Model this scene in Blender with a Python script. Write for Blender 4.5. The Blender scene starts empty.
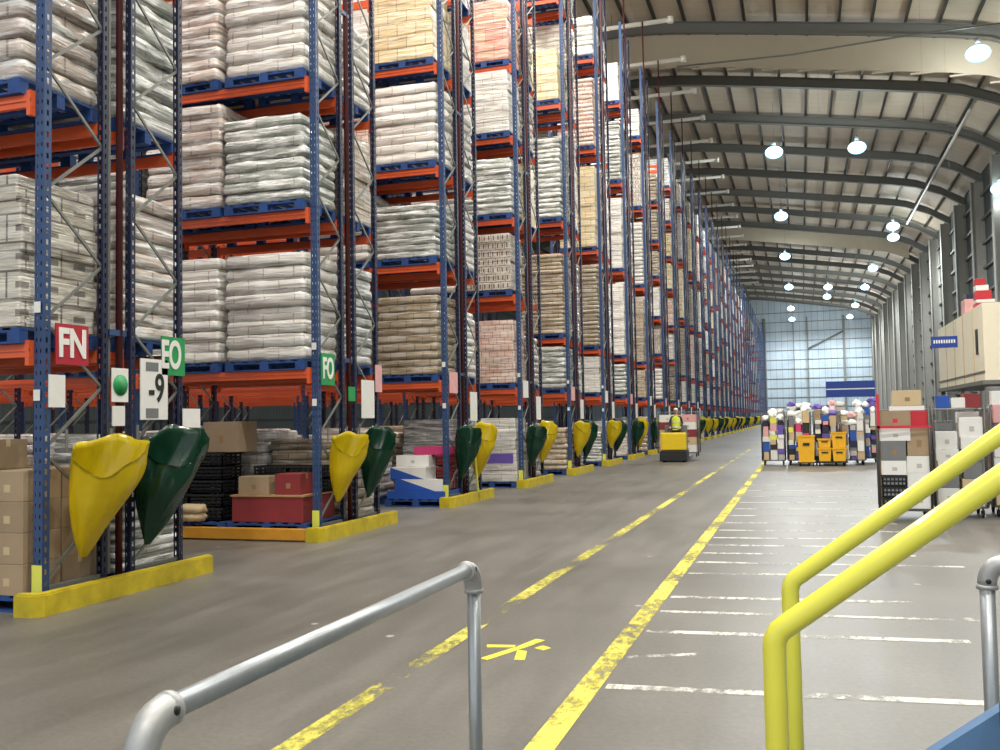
import bpy, bmesh, math, random
from mathutils import Vector, Matrix
PI = math.pi
scene = bpy.context.scene
C = scene.collection
rnd = random.Random(7)

# ------------------------------------------------------------------ helpers
def link(o, parent=None):
    C.objects.link(o)
    if parent is not None: o.parent = parent
    return o
def tag(o, label=None, cat=None, group=None, kind=None):
    if label: o['label'] = label
    if cat: o['category'] = cat
    if group: o['group'] = group
    if kind: o['kind'] = kind
    return o
def thing(name, label, cat, loc=(0, 0, 0), rz=0.0, group=None):
    o = bpy.data.objects.new(name, None); link(o)
    o.empty_display_size = .1
    o.location = loc; o.rotation_euler = (0, 0, rz)
    return tag(o, label, cat, group)

class MB:
    """collects shapes for ONE mesh"""
    def __init__(s): s.bm = bmesh.new(); s.mats = []
    def mi(s, m):
        if m is None: return 0
        if m not in s.mats: s.mats.append(m)
        return s.mats.index(m)
    def _fin(s, vs, m, smooth=False):
        i = s.mi(m); fs = set()
        for v in vs:
            for f in v.link_faces: fs.add(f)
        for f in fs:
            f.material_index = i; f.smooth = smooth
    def box(s, c, d, m=None, rot=None, bev=0):
        r = bmesh.ops.create_cube(s.bm, size=1)
        vs = r['verts']
        M = Matrix.Translation(Vector(c)) @ (rot if rot is not None else Matrix.Identity(4)) @ Matrix.Diagonal((d[0], d[1], d[2], 1))
        bmesh.ops.transform(s.bm, matrix=M, verts=vs)
        s._fin(vs, m)
        if bev > 0:
            es = set(e for v in vs for e in v.link_edges)
            rr = bmesh.ops.bevel(s.bm, geom=list(es), offset=bev, segments=2, affect='EDGES', profile=.6)
            i = s.mi(m)
            for f in rr['faces']: f.material_index = i
        return s
    def b2(s, a, b, m=None, bev=0):
        return s.box([(a[i]+b[i])/2 for i in range(3)], [abs(b[i]-a[i]) for i in range(3)], m, None, bev)
    def tube(s, p, q, r, m=None, n=12, r2=None, caps=True):
        p = Vector(p); q = Vector(q); d = q-p
        rr = bmesh.ops.create_cone(s.bm, cap_ends=caps, segments=n, radius1=r, radius2=r if r2 is None else r2, depth=d.length)
        rot = d.to_track_quat('Z', 'Y').to_matrix().to_4x4()
        bmesh.ops.transform(s.bm, matrix=Matrix.Translation((p+q)/2) @ rot, verts=rr['verts'])
        s._fin(rr['verts'], m, n > 6)
        return s
    def ball(s, c, r, m=None, sc=(1, 1, 1), u=16, v=10, rot=None):
        rr = bmesh.ops.create_uvsphere(s.bm, u_segments=u, v_segments=v, radius=r)
        M = Matrix.Translation(Vector(c)) @ (rot if rot is not None else Matrix.Identity(4)) @ Matrix.Diagonal((*sc, 1))
        bmesh.ops.transform(s.bm, matrix=M, verts=rr['verts'])
        s._fin(rr['verts'], m, True)
        return s
    def sweep(s, pts, r, m=None, n=12, caps=True):
        pts = [Vector(p) for p in pts]; rings = []; up = None
        for i, p in enumerate(pts):
            t = (pts[min(i+1, len(pts)-1)]-pts[max(i-1, 0)]).normalized()
            if up is None:
                up = t.orthogonal().normalized()
            up = (up - t*up.dot(t)).normalized(); sd = t.cross(up)
            rad = r[i] if isinstance(r, (list, tuple)) else r
            rings.append([s.bm.verts.new(p+(up*math.cos(2*PI*k/n)+sd*math.sin(2*PI*k/n))*rad) for k in range(n)])
        i = s.mi(m)
        for a, b in zip(rings, rings[1:]):
            for k in range(n):
                f = s.bm.faces.new((a[k], a[(k+1) % n], b[(k+1) % n], b[k])); f.material_index = i; f.smooth = True
        if caps:
            for rg in (rings[0], rings[-1]):
                f = s.bm.faces.new(rg); f.material_index = i
        return s
    def poly(s, pts, m=None, smooth=False):
        f = s.bm.faces.new([s.bm.verts.new(p) for p in pts]); f.material_index = s.mi(m); f.smooth = smooth
        return s
    def prism(s, pts, z0, z1, m=None, ax=2):
        """pts 2D outline extruded along axis ax"""
        def P(a, b, c):
            return (a, b, c) if ax == 2 else ((a, c, b) if ax == 1 else (c, a, b))
        A = [s.bm.verts.new(P(a, b, z0)) for a, b in pts]; B = [s.bm.verts.new(P(a, b, z1)) for a, b in pts]
        i = s.mi(m); n = len(pts); fs = [s.bm.faces.new(A), s.bm.faces.new(B)]
        for k in range(n): fs.append(s.bm.faces.new((A[k], A[(k+1) % n], B[(k+1) % n], B[k])))
        for f in fs: f.material_index = i
        return s
    def mesh(s, name, m=None):
        bmesh.ops.recalc_face_normals(s.bm, faces=s.bm.faces[:])
        me = bpy.data.meshes.new(name); s.bm.to_mesh(me); s.bm.free()
        for x in (s.mats or [m]): 
            if x is not None: me.materials.append(x)
        if s.mats and m is not None and m not in s.mats: pass
        return me
    def build(s, name, m=None, parent=None):
        if m is not None: s.mats = [m] if not s.mats else s.mats
        return link(bpy.data.objects.new(name, s.mesh(name, m)), parent)
def ob(name, me, parent=None, loc=(0, 0, 0), rz=0.0, mat=None):
    o = bpy.data.objects.new(name, me); link(o, parent); o.location = loc; o.rotation_euler = (0, 0, rz)
    if mat is not None:
        if len(me.materials) == 0: me.materials.append(None)
        o.material_slots[0].link = 'OBJECT'; o.material_slots[0].material = mat
    return o
ORD = ['first', 'second', 'third', 'fourth', 'fifth', 'sixth', 'seventh', 'eighth', 'ninth', 'tenth', 'eleventh', 'twelfth', 'thirteenth', 'fourteenth', 'fifteenth', 'sixteenth', 'seventeenth', 'eighteenth', 'nineteenth', 'twentieth']
ORD += ['twenty-'+x for x in ORD[:9]] + ['thirtieth'] + ['thirty-'+x for x in ORD[:9]]

# ------------------------------------------------------------------ materials
def srgb(r, g, b):
    f = lambda c: ((c/255+.055)/1.055)**2.4 if c/255 > .04045 else c/255/12.92
    return (f(r), f(g), f(b), 1)
def newmat(name):
    m = bpy.data.materials.new(name); m.use_nodes = True
    nt = m.node_tree; return m, nt, nt.nodes['Principled BSDF']
def N(nt, t, **k):
    n = nt.nodes.new(t)
    for a, v in k.items():
        if a in n.inputs.keys(): n.inputs[a].default_value = v
        else: setattr(n, a, v)
    return n
def mat(name, col, rough=.5, metal=0, var=.12, scale=6, bump=0, spec=.5, coat=0, rv=0):
    m, nt, b = newmat(name)
    tc = N(nt, 'ShaderNodeTexCoord')
    no = N(nt, 'ShaderNodeTexNoise', Scale=scale, Detail=5.0, Roughness=.6)
    nt.links.new(tc.outputs['Object'], no.inputs['Vector'])
    mx = N(nt, 'ShaderNodeMix', data_type='RGBA')
    c = col
    mx.inputs[6].default_value = (c[0]*(1-var*2), c[1]*(1-var*2), c[2]*(1-var*2), 1)
    mx.inputs[7].default_value = (min(1, c[0]*(1+var)), min(1, c[1]*(1+var)), min(1, c[2]*(1+var)), 1)
    nt.links.new(no.outputs['Fac'], mx.inputs[0])
    last = mx.outputs[2]
    if rv:
        oi = N(nt, 'ShaderNodeObjectInfo'); mr = N(nt, 'ShaderNodeMapRange'); mr.inputs[3].default_value = 1-rv; mr.inputs[4].default_value = 1+rv*.5
        hs = N(nt, 'ShaderNodeHueSaturation'); nt.links.new(oi.outputs['Random'], mr.inputs[0]); nt.links.new(mr.outputs[0], hs.inputs['Value'])
        nt.links.new(last, hs.inputs['Color']); last = hs.outputs[0]
    nt.links.new(last, b.inputs['Base Color'])
    b.inputs['Roughness'].default_value = rough; b.inputs['Metallic'].default_value = metal
    b.inputs['Specular IOR Level'].default_value = spec; b.inputs['Coat Weight'].default_value = coat
    if bump:
        bp = N(nt, 'ShaderNodeBump', Strength=bump, Distance=.02); nt.links.new(no.outputs['Fac'], bp.inputs['Height']); nt.links.new(bp.outputs[0], b.inputs['Normal'])
    return m
def paintmark(name, col, wear=.5, scale=7):
    """worn road paint: the bare floor shows through where it has rubbed off"""
    m, nt, b = newmat(name)
    b.inputs['Base Color'].default_value = col; b.inputs['Roughness'].default_value = .6
    tc = N(nt, 'ShaderNodeTexCoord'); mp = N(nt, 'ShaderNodeMapping'); mp.inputs['Scale'].default_value = (1.6, .8, 1)
    no = N(nt, 'ShaderNodeTexNoise', Scale=scale, Detail=7.0, Roughness=.72)
    n2 = N(nt, 'ShaderNodeTexNoise', Scale=.9, Detail=2.0)
    ad = N(nt, 'ShaderNodeMath', operation='ADD')
    mr = N(nt, 'ShaderNodeMapRange'); mr.inputs[1].default_value = 2*wear-.08; mr.inputs[2].default_value = 2*wear+.12
    nt.links.new(tc.outputs['Object'], mp.inputs[0]); nt.links.new(mp.outputs[0], no.inputs['Vector']); nt.links.new(mp.outputs[0], n2.inputs['Vector'])
    nt.links.new(no.outputs['Fac'], ad.inputs[0]); nt.links.new(n2.outputs['Fac'], ad.inputs[1]); nt.links.new(ad.outputs[0], mr.inputs[0])
    tr = N(nt, 'ShaderNodeBsdfTransparent'); ms = N(nt, 'ShaderNodeMixShader')
    nt.links.new(mr.outputs[0], ms.inputs[0]); nt.links.new(tr.outputs[0], ms.inputs[1]); nt.links.new(b.outputs[0], ms.inputs[2])
    nt.links.new(ms.outputs[0], nt.nodes['Material Output'].inputs[0])
    return m
def loadmat(name, ca, cb, seam, bw=.42, bh=.2, haze=.35, mort=.012, sq=None):
    """cartons under stretch film: carton seams, horizontal wrap wrinkles with painted highlights and fold shade"""
    m, nt, b = newmat(name); L = nt.links
    tc = N(nt, 'ShaderNodeTexCoord'); sp = N(nt, 'ShaderNodeSeparateXYZ'); L.new(tc.outputs['Object'], sp.inputs[0])
    ad = N(nt, 'ShaderNodeMath', operation='ADD'); L.new(sp.outputs[0], ad.inputs[0]); L.new(sp.outputs[1], ad.inputs[1])
    cb_ = N(nt, 'ShaderNodeCombineXYZ'); L.new(ad.outputs[0], cb_.inputs[0]); L.new(sp.outputs[2], cb_.inputs[1])
    br = N(nt, 'ShaderNodeTexBrick'); L.new(cb_.outputs[0], br.inputs['Vector'])
    br.inputs['Color1'].default_value = ca; br.inputs['Color2'].default_value = cb; br.inputs['Mortar'].default_value = seam
    br.inputs['Scale'].default_value = 1; br.inputs['Brick Width'].default_value = bw; br.inputs['Row Height'].default_value = bh
    br.inputs['Mortar Size'].default_value = mort; br.inputs['Mortar Smooth'].default_value = .6
    mp = N(nt, 'ShaderNodeMapping'); mp.inputs['Scale'].default_value = (1.3, 1.3, 11)
    oi = N(nt, 'ShaderNodeObjectInfo'); sc = N(nt, 'ShaderNodeMath', operation='MULTIPLY'); sc.inputs[1].default_value = 37; L.new(oi.outputs['Random'], sc.inputs[0])
    cl = N(nt, 'ShaderNodeCombineXYZ'); L.new(sc.outputs[0], cl.inputs[0]); L.new(sc.outputs[0], cl.inputs[2]); L.new(cl.outputs[0], mp.inputs['Location'])
    L.new(tc.outputs['Object'], mp.inputs[0])
    no = N(nt, 'ShaderNodeTexNoise', Scale=1.5, Detail=6.0, Roughness=.6); L.new(mp.outputs[0], no.inputs['Vector'])
    rp = N(nt, 'ShaderNodeMapRange'); rp.inputs[1].default_value = .48; rp.inputs[2].default_value = .58; rp.inputs[4].default_value = haze*2; L.new(no.outputs['Fac'], rp.inputs[0])
    mx = N(nt, 'ShaderNodeMix', data_type='RGBA'); L.new(rp.outputs[0], mx.inputs[0]); L.new(br.outputs['Color'], mx.inputs[6]); mx.inputs[7].default_value = (.93, .94, .93, 1)  # pale film haze, with wrap highlights painted in as bright streaks
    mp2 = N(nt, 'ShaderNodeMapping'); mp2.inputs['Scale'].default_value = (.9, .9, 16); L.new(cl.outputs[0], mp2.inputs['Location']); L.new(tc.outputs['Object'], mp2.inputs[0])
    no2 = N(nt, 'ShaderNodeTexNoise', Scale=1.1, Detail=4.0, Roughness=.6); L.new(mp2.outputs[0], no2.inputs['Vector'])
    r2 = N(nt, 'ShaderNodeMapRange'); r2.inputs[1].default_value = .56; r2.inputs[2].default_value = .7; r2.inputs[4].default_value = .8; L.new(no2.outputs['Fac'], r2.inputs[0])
    mx3 = N(nt, 'ShaderNodeMix', data_type='RGBA'); L.new(r2.outputs[0], mx3.inputs[0]); L.new(mx.outputs[2], mx3.inputs[6]); mx3.inputs[7].default_value = (cb[0]*.35, cb[1]*.35, cb[2]*.36, 1)  # dark streaks paint the shade of the wrap's folds into the colour
    last = mx3.outputs[2]
    if sq:   # printed dark panels on each carton
        b2 = N(nt, 'ShaderNodeTexBrick'); L.new(cb_.outputs[0], b2.inputs['Vector']); b2.offset = 0
        b2.inputs['Scale'].default_value = 1; b2.inputs['Brick Width'].default_value = sq[0]; b2.inputs['Row Height'].default_value = sq[1]; b2.inputs['Mortar Size'].default_value = sq[2]
        b2.inputs['Mortar Smooth'].default_value = 0
        b2.inputs['Color1'].default_value = (1, 1, 1, 1); b2.inputs['Color2'].default_value = (1, 1, 1, 1); b2.inputs['Mortar'].default_value = (0, 0, 0, 1)
        m2 = N(nt, 'ShaderNodeMix', data_type='RGBA'); L.new(b2.outputs['Color'], m2.inputs[0]); L.new(last, m2.inputs[6]); m2.inputs[7].default_value = sq[3]
        last = m2.outputs[2]
    mr = N(nt, 'ShaderNodeMapRange'); mr.inputs[3].default_value = .8; mr.inputs[4].default_value = 1.12; L.new(oi.outputs['Random'], mr.inputs[0])
    hs = N(nt, 'ShaderNodeHueSaturation'); L.new(mr.outputs[0], hs.inputs['Value']); L.new(last, hs.inputs['Color'])
    L.new(hs.outputs[0], b.inputs['Base Color'])
    b.inputs['Roughness'].default_value = .34; b.inputs['Coat Weight'].default_value = .8; b.inputs['Coat Roughness'].default_value = .16
    bp = N(nt, 'ShaderNodeBump', Strength=.8, Distance=.045); L.new(no.outputs['Fac'], bp.inputs['Height']); L.new(bp.outputs[0], b.inputs['Normal']); L.new(bp.outputs[0], b.inputs['Coat Normal'])
    return m

M = {}
M['blue'] = mat('blue_paint', srgb(46, 74, 118), .5, 0, .18, 3)
M['navy'] = mat('dark_blue_and_post_shade', srgb(28, 36, 66), .45, 0, .15, 3)  # dark blue boxes; on rear posts it carries painted shade
M['orange'] = mat('orange_paint', srgb(226, 96, 48), .42, 0, .12, 2, rv=.08)
M['galv'] = mat('galvanised_steel', srgb(128, 130, 126), .5, .3, .12, 9)
M['tube'] = mat('galvanised_tube', srgb(172, 178, 182), .38, .65, .1, 20, .05)
M['fit'] = mat('cast_fitting', srgb(182, 184, 184), .5, .5, .12, 30, .1)
M['redpipe'] = mat('dark_red_pipe', srgb(84, 30, 34), .5)
M['whitepipe'] = mat('white_pipe', srgb(226, 224, 214), .4, 0, .05)
M['yrail'] = mat('yellow_handrail', srgb(238, 234, 84), .3, 0, .05, 4, coat=.3)
M['yguard'] = mat('scuffed_yellow', srgb(206, 184, 34), .6, 0, .3, 5, .1)
M['yorange'] = mat('orange_yellow_rail', srgb(214, 150, 40), .6, 0, .2, 5, .1)
M['ybag'] = mat('yellow_plastic', srgb(226, 204, 26), .3, 0, .13, 3, .25, coat=.4)
M['gbag'] = mat('dark_green_plastic', srgb(22, 74, 52), .26, 0, .2, 4, .25, coat=.5)
M['palblue'] = mat('blue_pallet_wood', srgb(36, 76, 140), .7, 0, .25, 8, .1)
M['palwood'] = mat('bare_pallet_wood', srgb(176, 140, 96), .75, 0, .2, 8, .1)
M['white'] = mat('white_card', srgb(232, 232, 228), .55, 0, .05, rv=.06)
M['cageg'] = mat('dull_cage_steel', srgb(84, 84, 84), .5, .4, .1, 9)
M['lgrey'] = mat('light_grey_tape', srgb(190, 188, 182), .5)
M['grey'] = mat('grey_plastic', srgb(120, 122, 124), .55)
M['black'] = mat('black_plastic', srgb(30, 32, 36), .5, 0, .2)
M['rubber'] = mat('black_rubber', srgb(22, 22, 24), .8)
M['kraft'] = mat('brown_card', srgb(168, 146, 118), .75, 0, .1, 5, rv=.15)
M['tan'] = mat('tan_card', srgb(206, 184, 146), .75, 0, .08, 5, rv=.1)
M['red'] = mat('red_plastic', srgb(196, 40, 52), .5)
M['burg'] = mat('burgundy_card', srgb(140, 48, 52), .6, 0, .15)
M['mag'] = mat('magenta_card', srgb(206, 60, 120), .55)
M['purple'] = mat('purple_card', srgb(104, 84, 168), .55)
M['bluec'] = mat('blue_card', srgb(36, 84, 176), .5)
M['green'] = mat('green_board', srgb(30, 150, 80), .5)
M['signred'] = mat('red_board', srgb(176, 34, 52), .5)
M['yellow'] = mat('yellow_plastic_panel', srgb(240, 206, 30), .4, 0, .08)
M['ytote'] = mat('yellow_tote_plastic', srgb(236, 178, 20), .45, 0, .1)
M['signblue'] = mat('blue_board', srgb(24, 62, 150), .5)
M['label'] = mat('yellow_label', srgb(224, 226, 96), .5, 0, .05)
M['skin'] = mat('skin', srgb(206, 160, 132), .55)
M['hivis'] = mat('hi_vis_fabric', srgb(214, 232, 60), .7)
M['trouser'] = mat('dark_trousers', srgb(40, 44, 58), .8)
M['column'] = mat('grey_beige_column', srgb(158, 156, 148), .7, 0, .08, 1.2)
M['rafter'] = mat('grey_steel_rafter', srgb(118, 118, 112), .6, 0, .08, 1)
M['purlin'] = mat('purlin_steel', srgb(84, 82, 78), .55, .2, .08, 1)
M['curtain'] = mat('beige_smoke_curtain', srgb(188, 176, 154), .8, 0, .06, .5)
M['cream'] = mat('cream_panel', srgb(240, 232, 208), .6, 0, .04, .6)
M['stairblue'] = mat('blue_stair_paint', srgb(98, 136, 178), .3, 0, .1, 6, coat=.3)
M['tread'] = mat('steel_tread', srgb(112, 120, 128), .6, .4)
M['reflector'] = mat('lamp_housing', srgb(200, 204, 208), .4, .4)
M['pink'] = mat('pink_card', srgb(226, 170, 170), .6)

# roof, walls, floor -------------------------------------------------------
def floor_mat():
    m, nt, b = newmat('concrete_floor'); L = nt.links
    tc = N(nt, 'ShaderNodeTexCoord')
    n1 = N(nt, 'ShaderNodeTexNoise', Scale=.22, Detail=5.0, Roughness=.6); L.new(tc.outputs['Object'], n1.inputs['Vector'])
    mp = N(nt, 'ShaderNodeMapping'); mp.inputs['Scale'].default_value = (2.2, .35, 1); mp.inputs['Rotation'].default_value = (0, 0, .12); L.new(tc.outputs['Object'], mp.inputs[0])
    n2 = N(nt, 'ShaderNodeTexNoise', Scale=1.3, Detail=6.0, Roughness=.65); L.new(mp.outputs[0], n2.inputs['Vector'])
    n3 = N(nt, 'ShaderNodeTexNoise', Scale=26, Detail=4.0, Roughness=.7); L.new(tc.outputs['Object'], n3.inputs['Vector'])
    r1 = N(nt, 'ShaderNodeValToRGB'); r1.color_ramp.elements[0].position = .3; r1.color_ramp.elements[1].position = .7
    r1.color_ramp.elements[0].color = srgb(86, 83, 77); r1.color_ramp.elements[1].color = srgb(118, 115, 109)
    L.new(n1.outputs['Fac'], r1.inputs[0])
    m1 = N(nt, 'ShaderNodeMix', data_type='RGBA', blend_type='OVERLAY'); m1.inputs[0].default_value = .42; L.new(r1.outputs[0], m1.inputs[6]); L.new(n2.outputs['Fac'], m1.inputs[7])
    m2 = N(nt, 'ShaderNodeMix', data_type='RGBA', blend_type='OVERLAY'); m2.inputs[0].default_value = .4; L.new(m1.outputs[2], m2.inputs[6]); L.new(n3.outputs['Fac'], m2.inputs[7])
    # pale chips scattered on the slab
    vo = N(nt, 'ShaderNodeTexVoronoi', Scale=1.1); L.new(tc.outputs['Object'], vo.inputs['Vector'])
    mr = N(nt, 'ShaderNodeMapRange'); mr.inputs[1].default_value = .03; mr.inputs[2].default_value = .045; mr.inputs[3].default_value = .6; mr.inputs[4].default_value = 0; L.new(vo.outputs['Distance'], mr.inputs[0])
    m3 = N(nt, 'ShaderNodeMix', data_type='RGBA'); L.new(mr.outputs[0], m3.inputs[0]); L.new(m2.outputs[2], m3.inputs[6]); m3.inputs[7].default_value = srgb(200, 196, 186)
    L.new(m3.outputs[2], b.inputs['Base Color'])
    rr = N(nt, 'ShaderNodeMapRange'); rr.inputs[3].default_value = .3; rr.inputs[4].default_value = .55; L.new(n2.outputs['Fac'], rr.inputs[0]); L.new(rr.outputs[0], b.inputs['Roughness'])
    bp = N(nt, 'ShaderNodeBump', Strength=.08, Distance=.01); L.new(n3.outputs['Fac'], bp.inputs['Height']); L.new(bp.outputs[0], b.inputs['Normal'])
    return m
def stripe_mat(name, ca, cb, axis, period, duty=.08, rough=.6, axis2=None, period2=1, cc=None):
    """ribbed cladding: thin lines every period along an axis"""
    m, nt, b = newmat(name); L = nt.links
    tc = N(nt, 'ShaderNodeTexCoord'); sp = N(nt, 'ShaderNodeSeparateXYZ'); L.new(tc.outputs['Object'], sp.inputs[0])
    def lines(ax, per, du):
        dv = N(nt, 'ShaderNodeMath', operation='DIVIDE'); dv.inputs[1].default_value = per; L.new(sp.outputs[ax], dv.inputs[0])
        fr = N(nt, 'ShaderNodeMath', operation='FRACT'); L.new(dv.outputs[0], fr.inputs[0])
        lt = N(nt, 'ShaderNodeMath', operation='LESS_THAN'); lt.inputs[1].default_value = du; L.new(fr.outputs[0], lt.inputs[0]); return lt.outputs[0]
    mx = N(nt, 'ShaderNodeMix', data_type='RGBA'); mx.inputs[6].default_value = ca; mx.inputs[7].default_value = cb; L.new(lines(axis, period, duty), mx.inputs[0])
    last = mx.outputs[2]
    if axis2 is not None:
        m2 = N(nt, 'ShaderNodeMix', data_type='RGBA'); L.new(last, m2.inputs[6]); m2.inputs[7].default_value = cc or cb; L.new(lines(axis2, period2, duty), m2.inputs[0]); last = m2.outputs[2]
    no = N(nt, 'ShaderNodeTexNoise', Scale=.35, Detail=4.0); L.new(tc.outputs['Object'], no.inputs['Vector'])
    ov = N(nt, 'ShaderNodeMix', data_type='RGBA', blend_type='OVERLAY'); ov.inputs[0].default_value = .35; L.new(last, ov.inputs[6]); L.new(no.outputs['Fac'], ov.inputs[7])
    L.new(ov.outputs[2], b.inputs['Base Color']); b.inputs['Roughness'].default_value = rough
    return m

H0, XR, XL, Y0, Y1 = 25.4, 14.5, -46.0, -14.0, 205.0
def zr(x): return 25.55 - .16*math.sqrt((x+10)**2+6) - .05*max(0, x-9)**2      # underside of the rafters
def struct(o): return tag(o, kind='structure')
f = MB().b2((XL-1, Y0, -.3), (XR+1, Y1+1, 0)).build('floor', floor_mat()); struct(f)
roof_m = stripe_mat('roof_liner', srgb(216, 200, 178), srgb(196, 182, 160), 1, 1.0, .05)
RD = .68                     # rafter depth
mb = MB(); xs = [XL-1+i*1.9 for i in range(33)]
xs = [x for x in xs if x < XR] + [XR+.6]
for a, b in zip(xs, xs[1:]):
    mb.poly([(a, Y0, zr(a)+RD+.3), (b, Y0, zr(b)+RD+.3), (b, Y1+.5, zr(b)+RD+.3), (a, Y1+.5, zr(a)+RD+.3)])
    mb.poly([(a, Y0, zr(a)+RD+.5), (b, Y0, zr(b)+RD+.5), (b, Y1+.5, zr(b)+RD+.5), (a, Y1+.5, zr(a)+RD+.5)])
ceil = mb.build('ceiling', roof_m); struct(ceil)
ray = [66.8+8.75*k if k != -1 else 57.2 for k in range(-8, 16)]
def arch_x(x0=XL, x1=XR, n=30): return [x0+(x1-x0)*i/n for i in range(n+1)]
mb = MB(); X = arch_x()
for a, b in zip(X, X[1:]):     # I-section rafter: bottom flange, web, top flange
    for y0, y1, d0, d1 in ((-.19, .19, 0, .05), (-.02, .02, .05, RD-.05), (-.19, .19, RD-.05, RD)):
        vs = [mb.bm.verts.new(p) for p in ((a, y0, zr(a)+d0), (b, y0, zr(b)+d0), (b, y1, zr(b)+d0), (a, y1, zr(a)+d0), (a, y0, zr(a)+d1), (b, y0, zr(b)+d1), (b, y1, zr(b)+d1), (a, y1, zr(a)+d1))]
        for q in ((0, 1, 2, 3), (4, 5, 6, 7), (0, 1, 5, 4), (3, 2, 6, 7)): mb.bm.faces.new([vs[i] for i in q])
raf = mb.mesh('rafter', M['rafter'])
for y in ray: ob('rafter', raf, ceil, (0, y, 0))
pur = MB().b2((-.04, Y0, 0), (.04, Y1, .28)).b2((-.12, Y0, 0), (.04, Y1, .03)).mesh('purlin', M['purlin'])
x = -34.0
while x < XR-.3:
    ob('purlin', pur, ceil, (x, 0, zr(x)+RD)); x += 1.75
# hanging beige smoke curtains under two rafters
for i, (y, dep) in enumerate(((57.5, 1.95), (119.6, 1.6))):
    mb = MB()
    for a, b in zip(X, X[1:]):
        if b > XR-.2: continue
        for yy in (-.03, .03): mb.poly([(a, yy, zr(a)-dep), (b, yy, zr(b)-dep), (b, yy, zr(b)), (a, yy, zr(a))])
        mb.poly([(a, -.03, zr(a)-dep), (b, -.03, zr(b)-dep), (b, .03, zr(b)-dep), (a, .03, zr(a)-dep)])
        if i == 0:
            mb.box(((a+b)/2, 0, (zr(a)+zr(b))/2-dep), (b-a, .1, .1), M['rafter'])
    mb.mats = [M['curtain'], M['rafter']] if i else mb.mats
    o = MB.build(mb, 'smoke_curtain', M['curtain'])
    if not i:   # boxes above put only the rail in the slot list; add the fabric first
        o.data.materials.clear(); o.data.materials.append(M['curtain']); o.data.materials.append(M['rafter'])
        bmx = o.data
        for p in bmx.polygons: p.material_index = 0
    o.location = (0, y, 0)
    tag(o, ['beige smoke curtain hanging under the roof nearest the camera', 'beige smoke curtain hanging under the roof far down the hall'][i], 'curtain', 'smoke curtains')
wm = stripe_mat('side_wall_cladding', srgb(84, 92, 90), srgb(50, 58, 58), 2, 1.9, .12, .55, 1, .55, srgb(66, 74, 74))
w = MB().b2((XR, Y0, 0), (XR+.3, Y1, zr(XR)+1.5)).build('wall_right', wm); struct(w)
w = MB().b2((XL-.3, Y0, 0), (XL, Y1, zr(XL)+2.5)).build('wall_left', wm); struct(w)
fm = stripe_mat('far_wall_panels', srgb(172, 188, 198), srgb(110, 124, 134), 0, 1.2, .05, .5)
mb = MB()
mb.prism([(XL, 0)]+[(x, zr(x)+RD+.4) for x in arch_x()]+[(XR, 0)], Y1, Y1+.3, ax=1)
w = mb.build('wall_far', fm); struct(w)
girt_far = MB().b2((-20, -.12, -.07), (XR, 0, .07)).mesh('girt', M['rafter'])
for i in range(12): ob('girt', girt_far, w, (0, Y1-.01, 1.4+1.95*i))
colf = MB().b2((-.22, -.5, 0), (.22, 0, 21.8)).mesh('column', M['rafter'])
for x in (-6.9, -1.2, 1.5, 8.6, 13.9): ob('column', colf, w, (x, Y1-.1, 0)).scale = (1 if x in (-6.9, 8.6) else .45, 1, 1)
MB().tube((1.5, Y1-.45, 15.2), (8.5, Y1-.45, 18.6), .16).build('diagonal_brace', M['rafter'], w)
wr = bpy.data.objects['wall_right']
colm = MB().b2((-.95, -.32, 0), (-.87, .32, 20.2)).b2((-.08, -.32, 0), (0, .32, 20.2)).b2((-.9, -.1, 0), (-.02, .1, 20.2)).mesh('column', M['column'])
for y in ray: ob('column', colm, wr, (XR-.01, y, 0))
girt = MB().b2((-.22, Y0, -.09), (0, Y1, .09)).mesh('girt', M['rafter'])
for i in range(10): ob('girt', girt, wr, (XR-.01, 0, 1.5+1.95*i))

# ------------------------------------------------------------------ racks
RX = -6.54
rows = [7.97+5.14*k for k in range(37)]
LV = [2.42, 4.72, 6.63, 8.68, 10.5, 12.5, 14.5]
UH = 17.8
LVB = [2.42, 4.05, 7.55, 11.15, 14.4]
def levels(k): return LV if (k < 4 or k in (8, 9, 13) or (k > 13 and k % 3)) else LVB
BAY = 3.05
def upright_mesh(holes=True):
    """C-section post 0.1 wide (x) and 0.09 deep (y, open towards +y); real teardrop slots in the web"""
    mb = MB(); w, d, t = .05, .09, .004; bm = mb.bm
    if holes:
        z = 0.0; p = .1; xs_ = [-w, -.03, -.017, .017, .03, w]
        while z < UH-.001:
            zz = [z, z+.035, z+.07, z+p]
            V = [[bm.verts.new((x, 0, a)) for x in xs_] for a in zz]
            for i in range(3):
                for j in range(5):
                    if i == 1 and j in (1, 3): continue
                    bm.faces.new((V[i][j], V[i][j+1], V[i+1][j+1], V[i+1][j]))
            z += p
        for s in (-1, 1):
            z = 0.0
            ys = [0, .03, .055, d]
            while z < UH-.001:
                zz = [z, z+.03, z+.08, z+p]
                V = [[bm.verts.new((s*w, y, a)) for y in ys] for a in zz]
                for i in range(3):
                    for j in range(3):
                        if i == 1 and j == 1: continue
                        bm.faces.new((V[i][j], V[i][j+1], V[i+1][j+1], V[i+1][j]))
                z += p
            mb.b2((s*w, d-.003, 0), (s*(w-.025), d, UH))
        bmesh.ops.remove_doubles(bm, verts=bm.verts[:], dist=.0001)
    else:
        mb.b2((-w, 0, 0), (w, t, UH))
        for s in (-1, 1):
            mb.b2((s*w, t, 0), (s*(w-t), d, UH)); mb.b2((s*(w-t), d-t, 0), (s*(w-.025), d, UH))
    mb.b2((-.08, -.03, 0), (.08, d+.03, .012))
    return mb.mesh('upright')
um_h, um_s = upright_mesh(True), upright_mesh(False)
um_hr, um_sr = um_h.copy(), um_s.copy()
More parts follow.
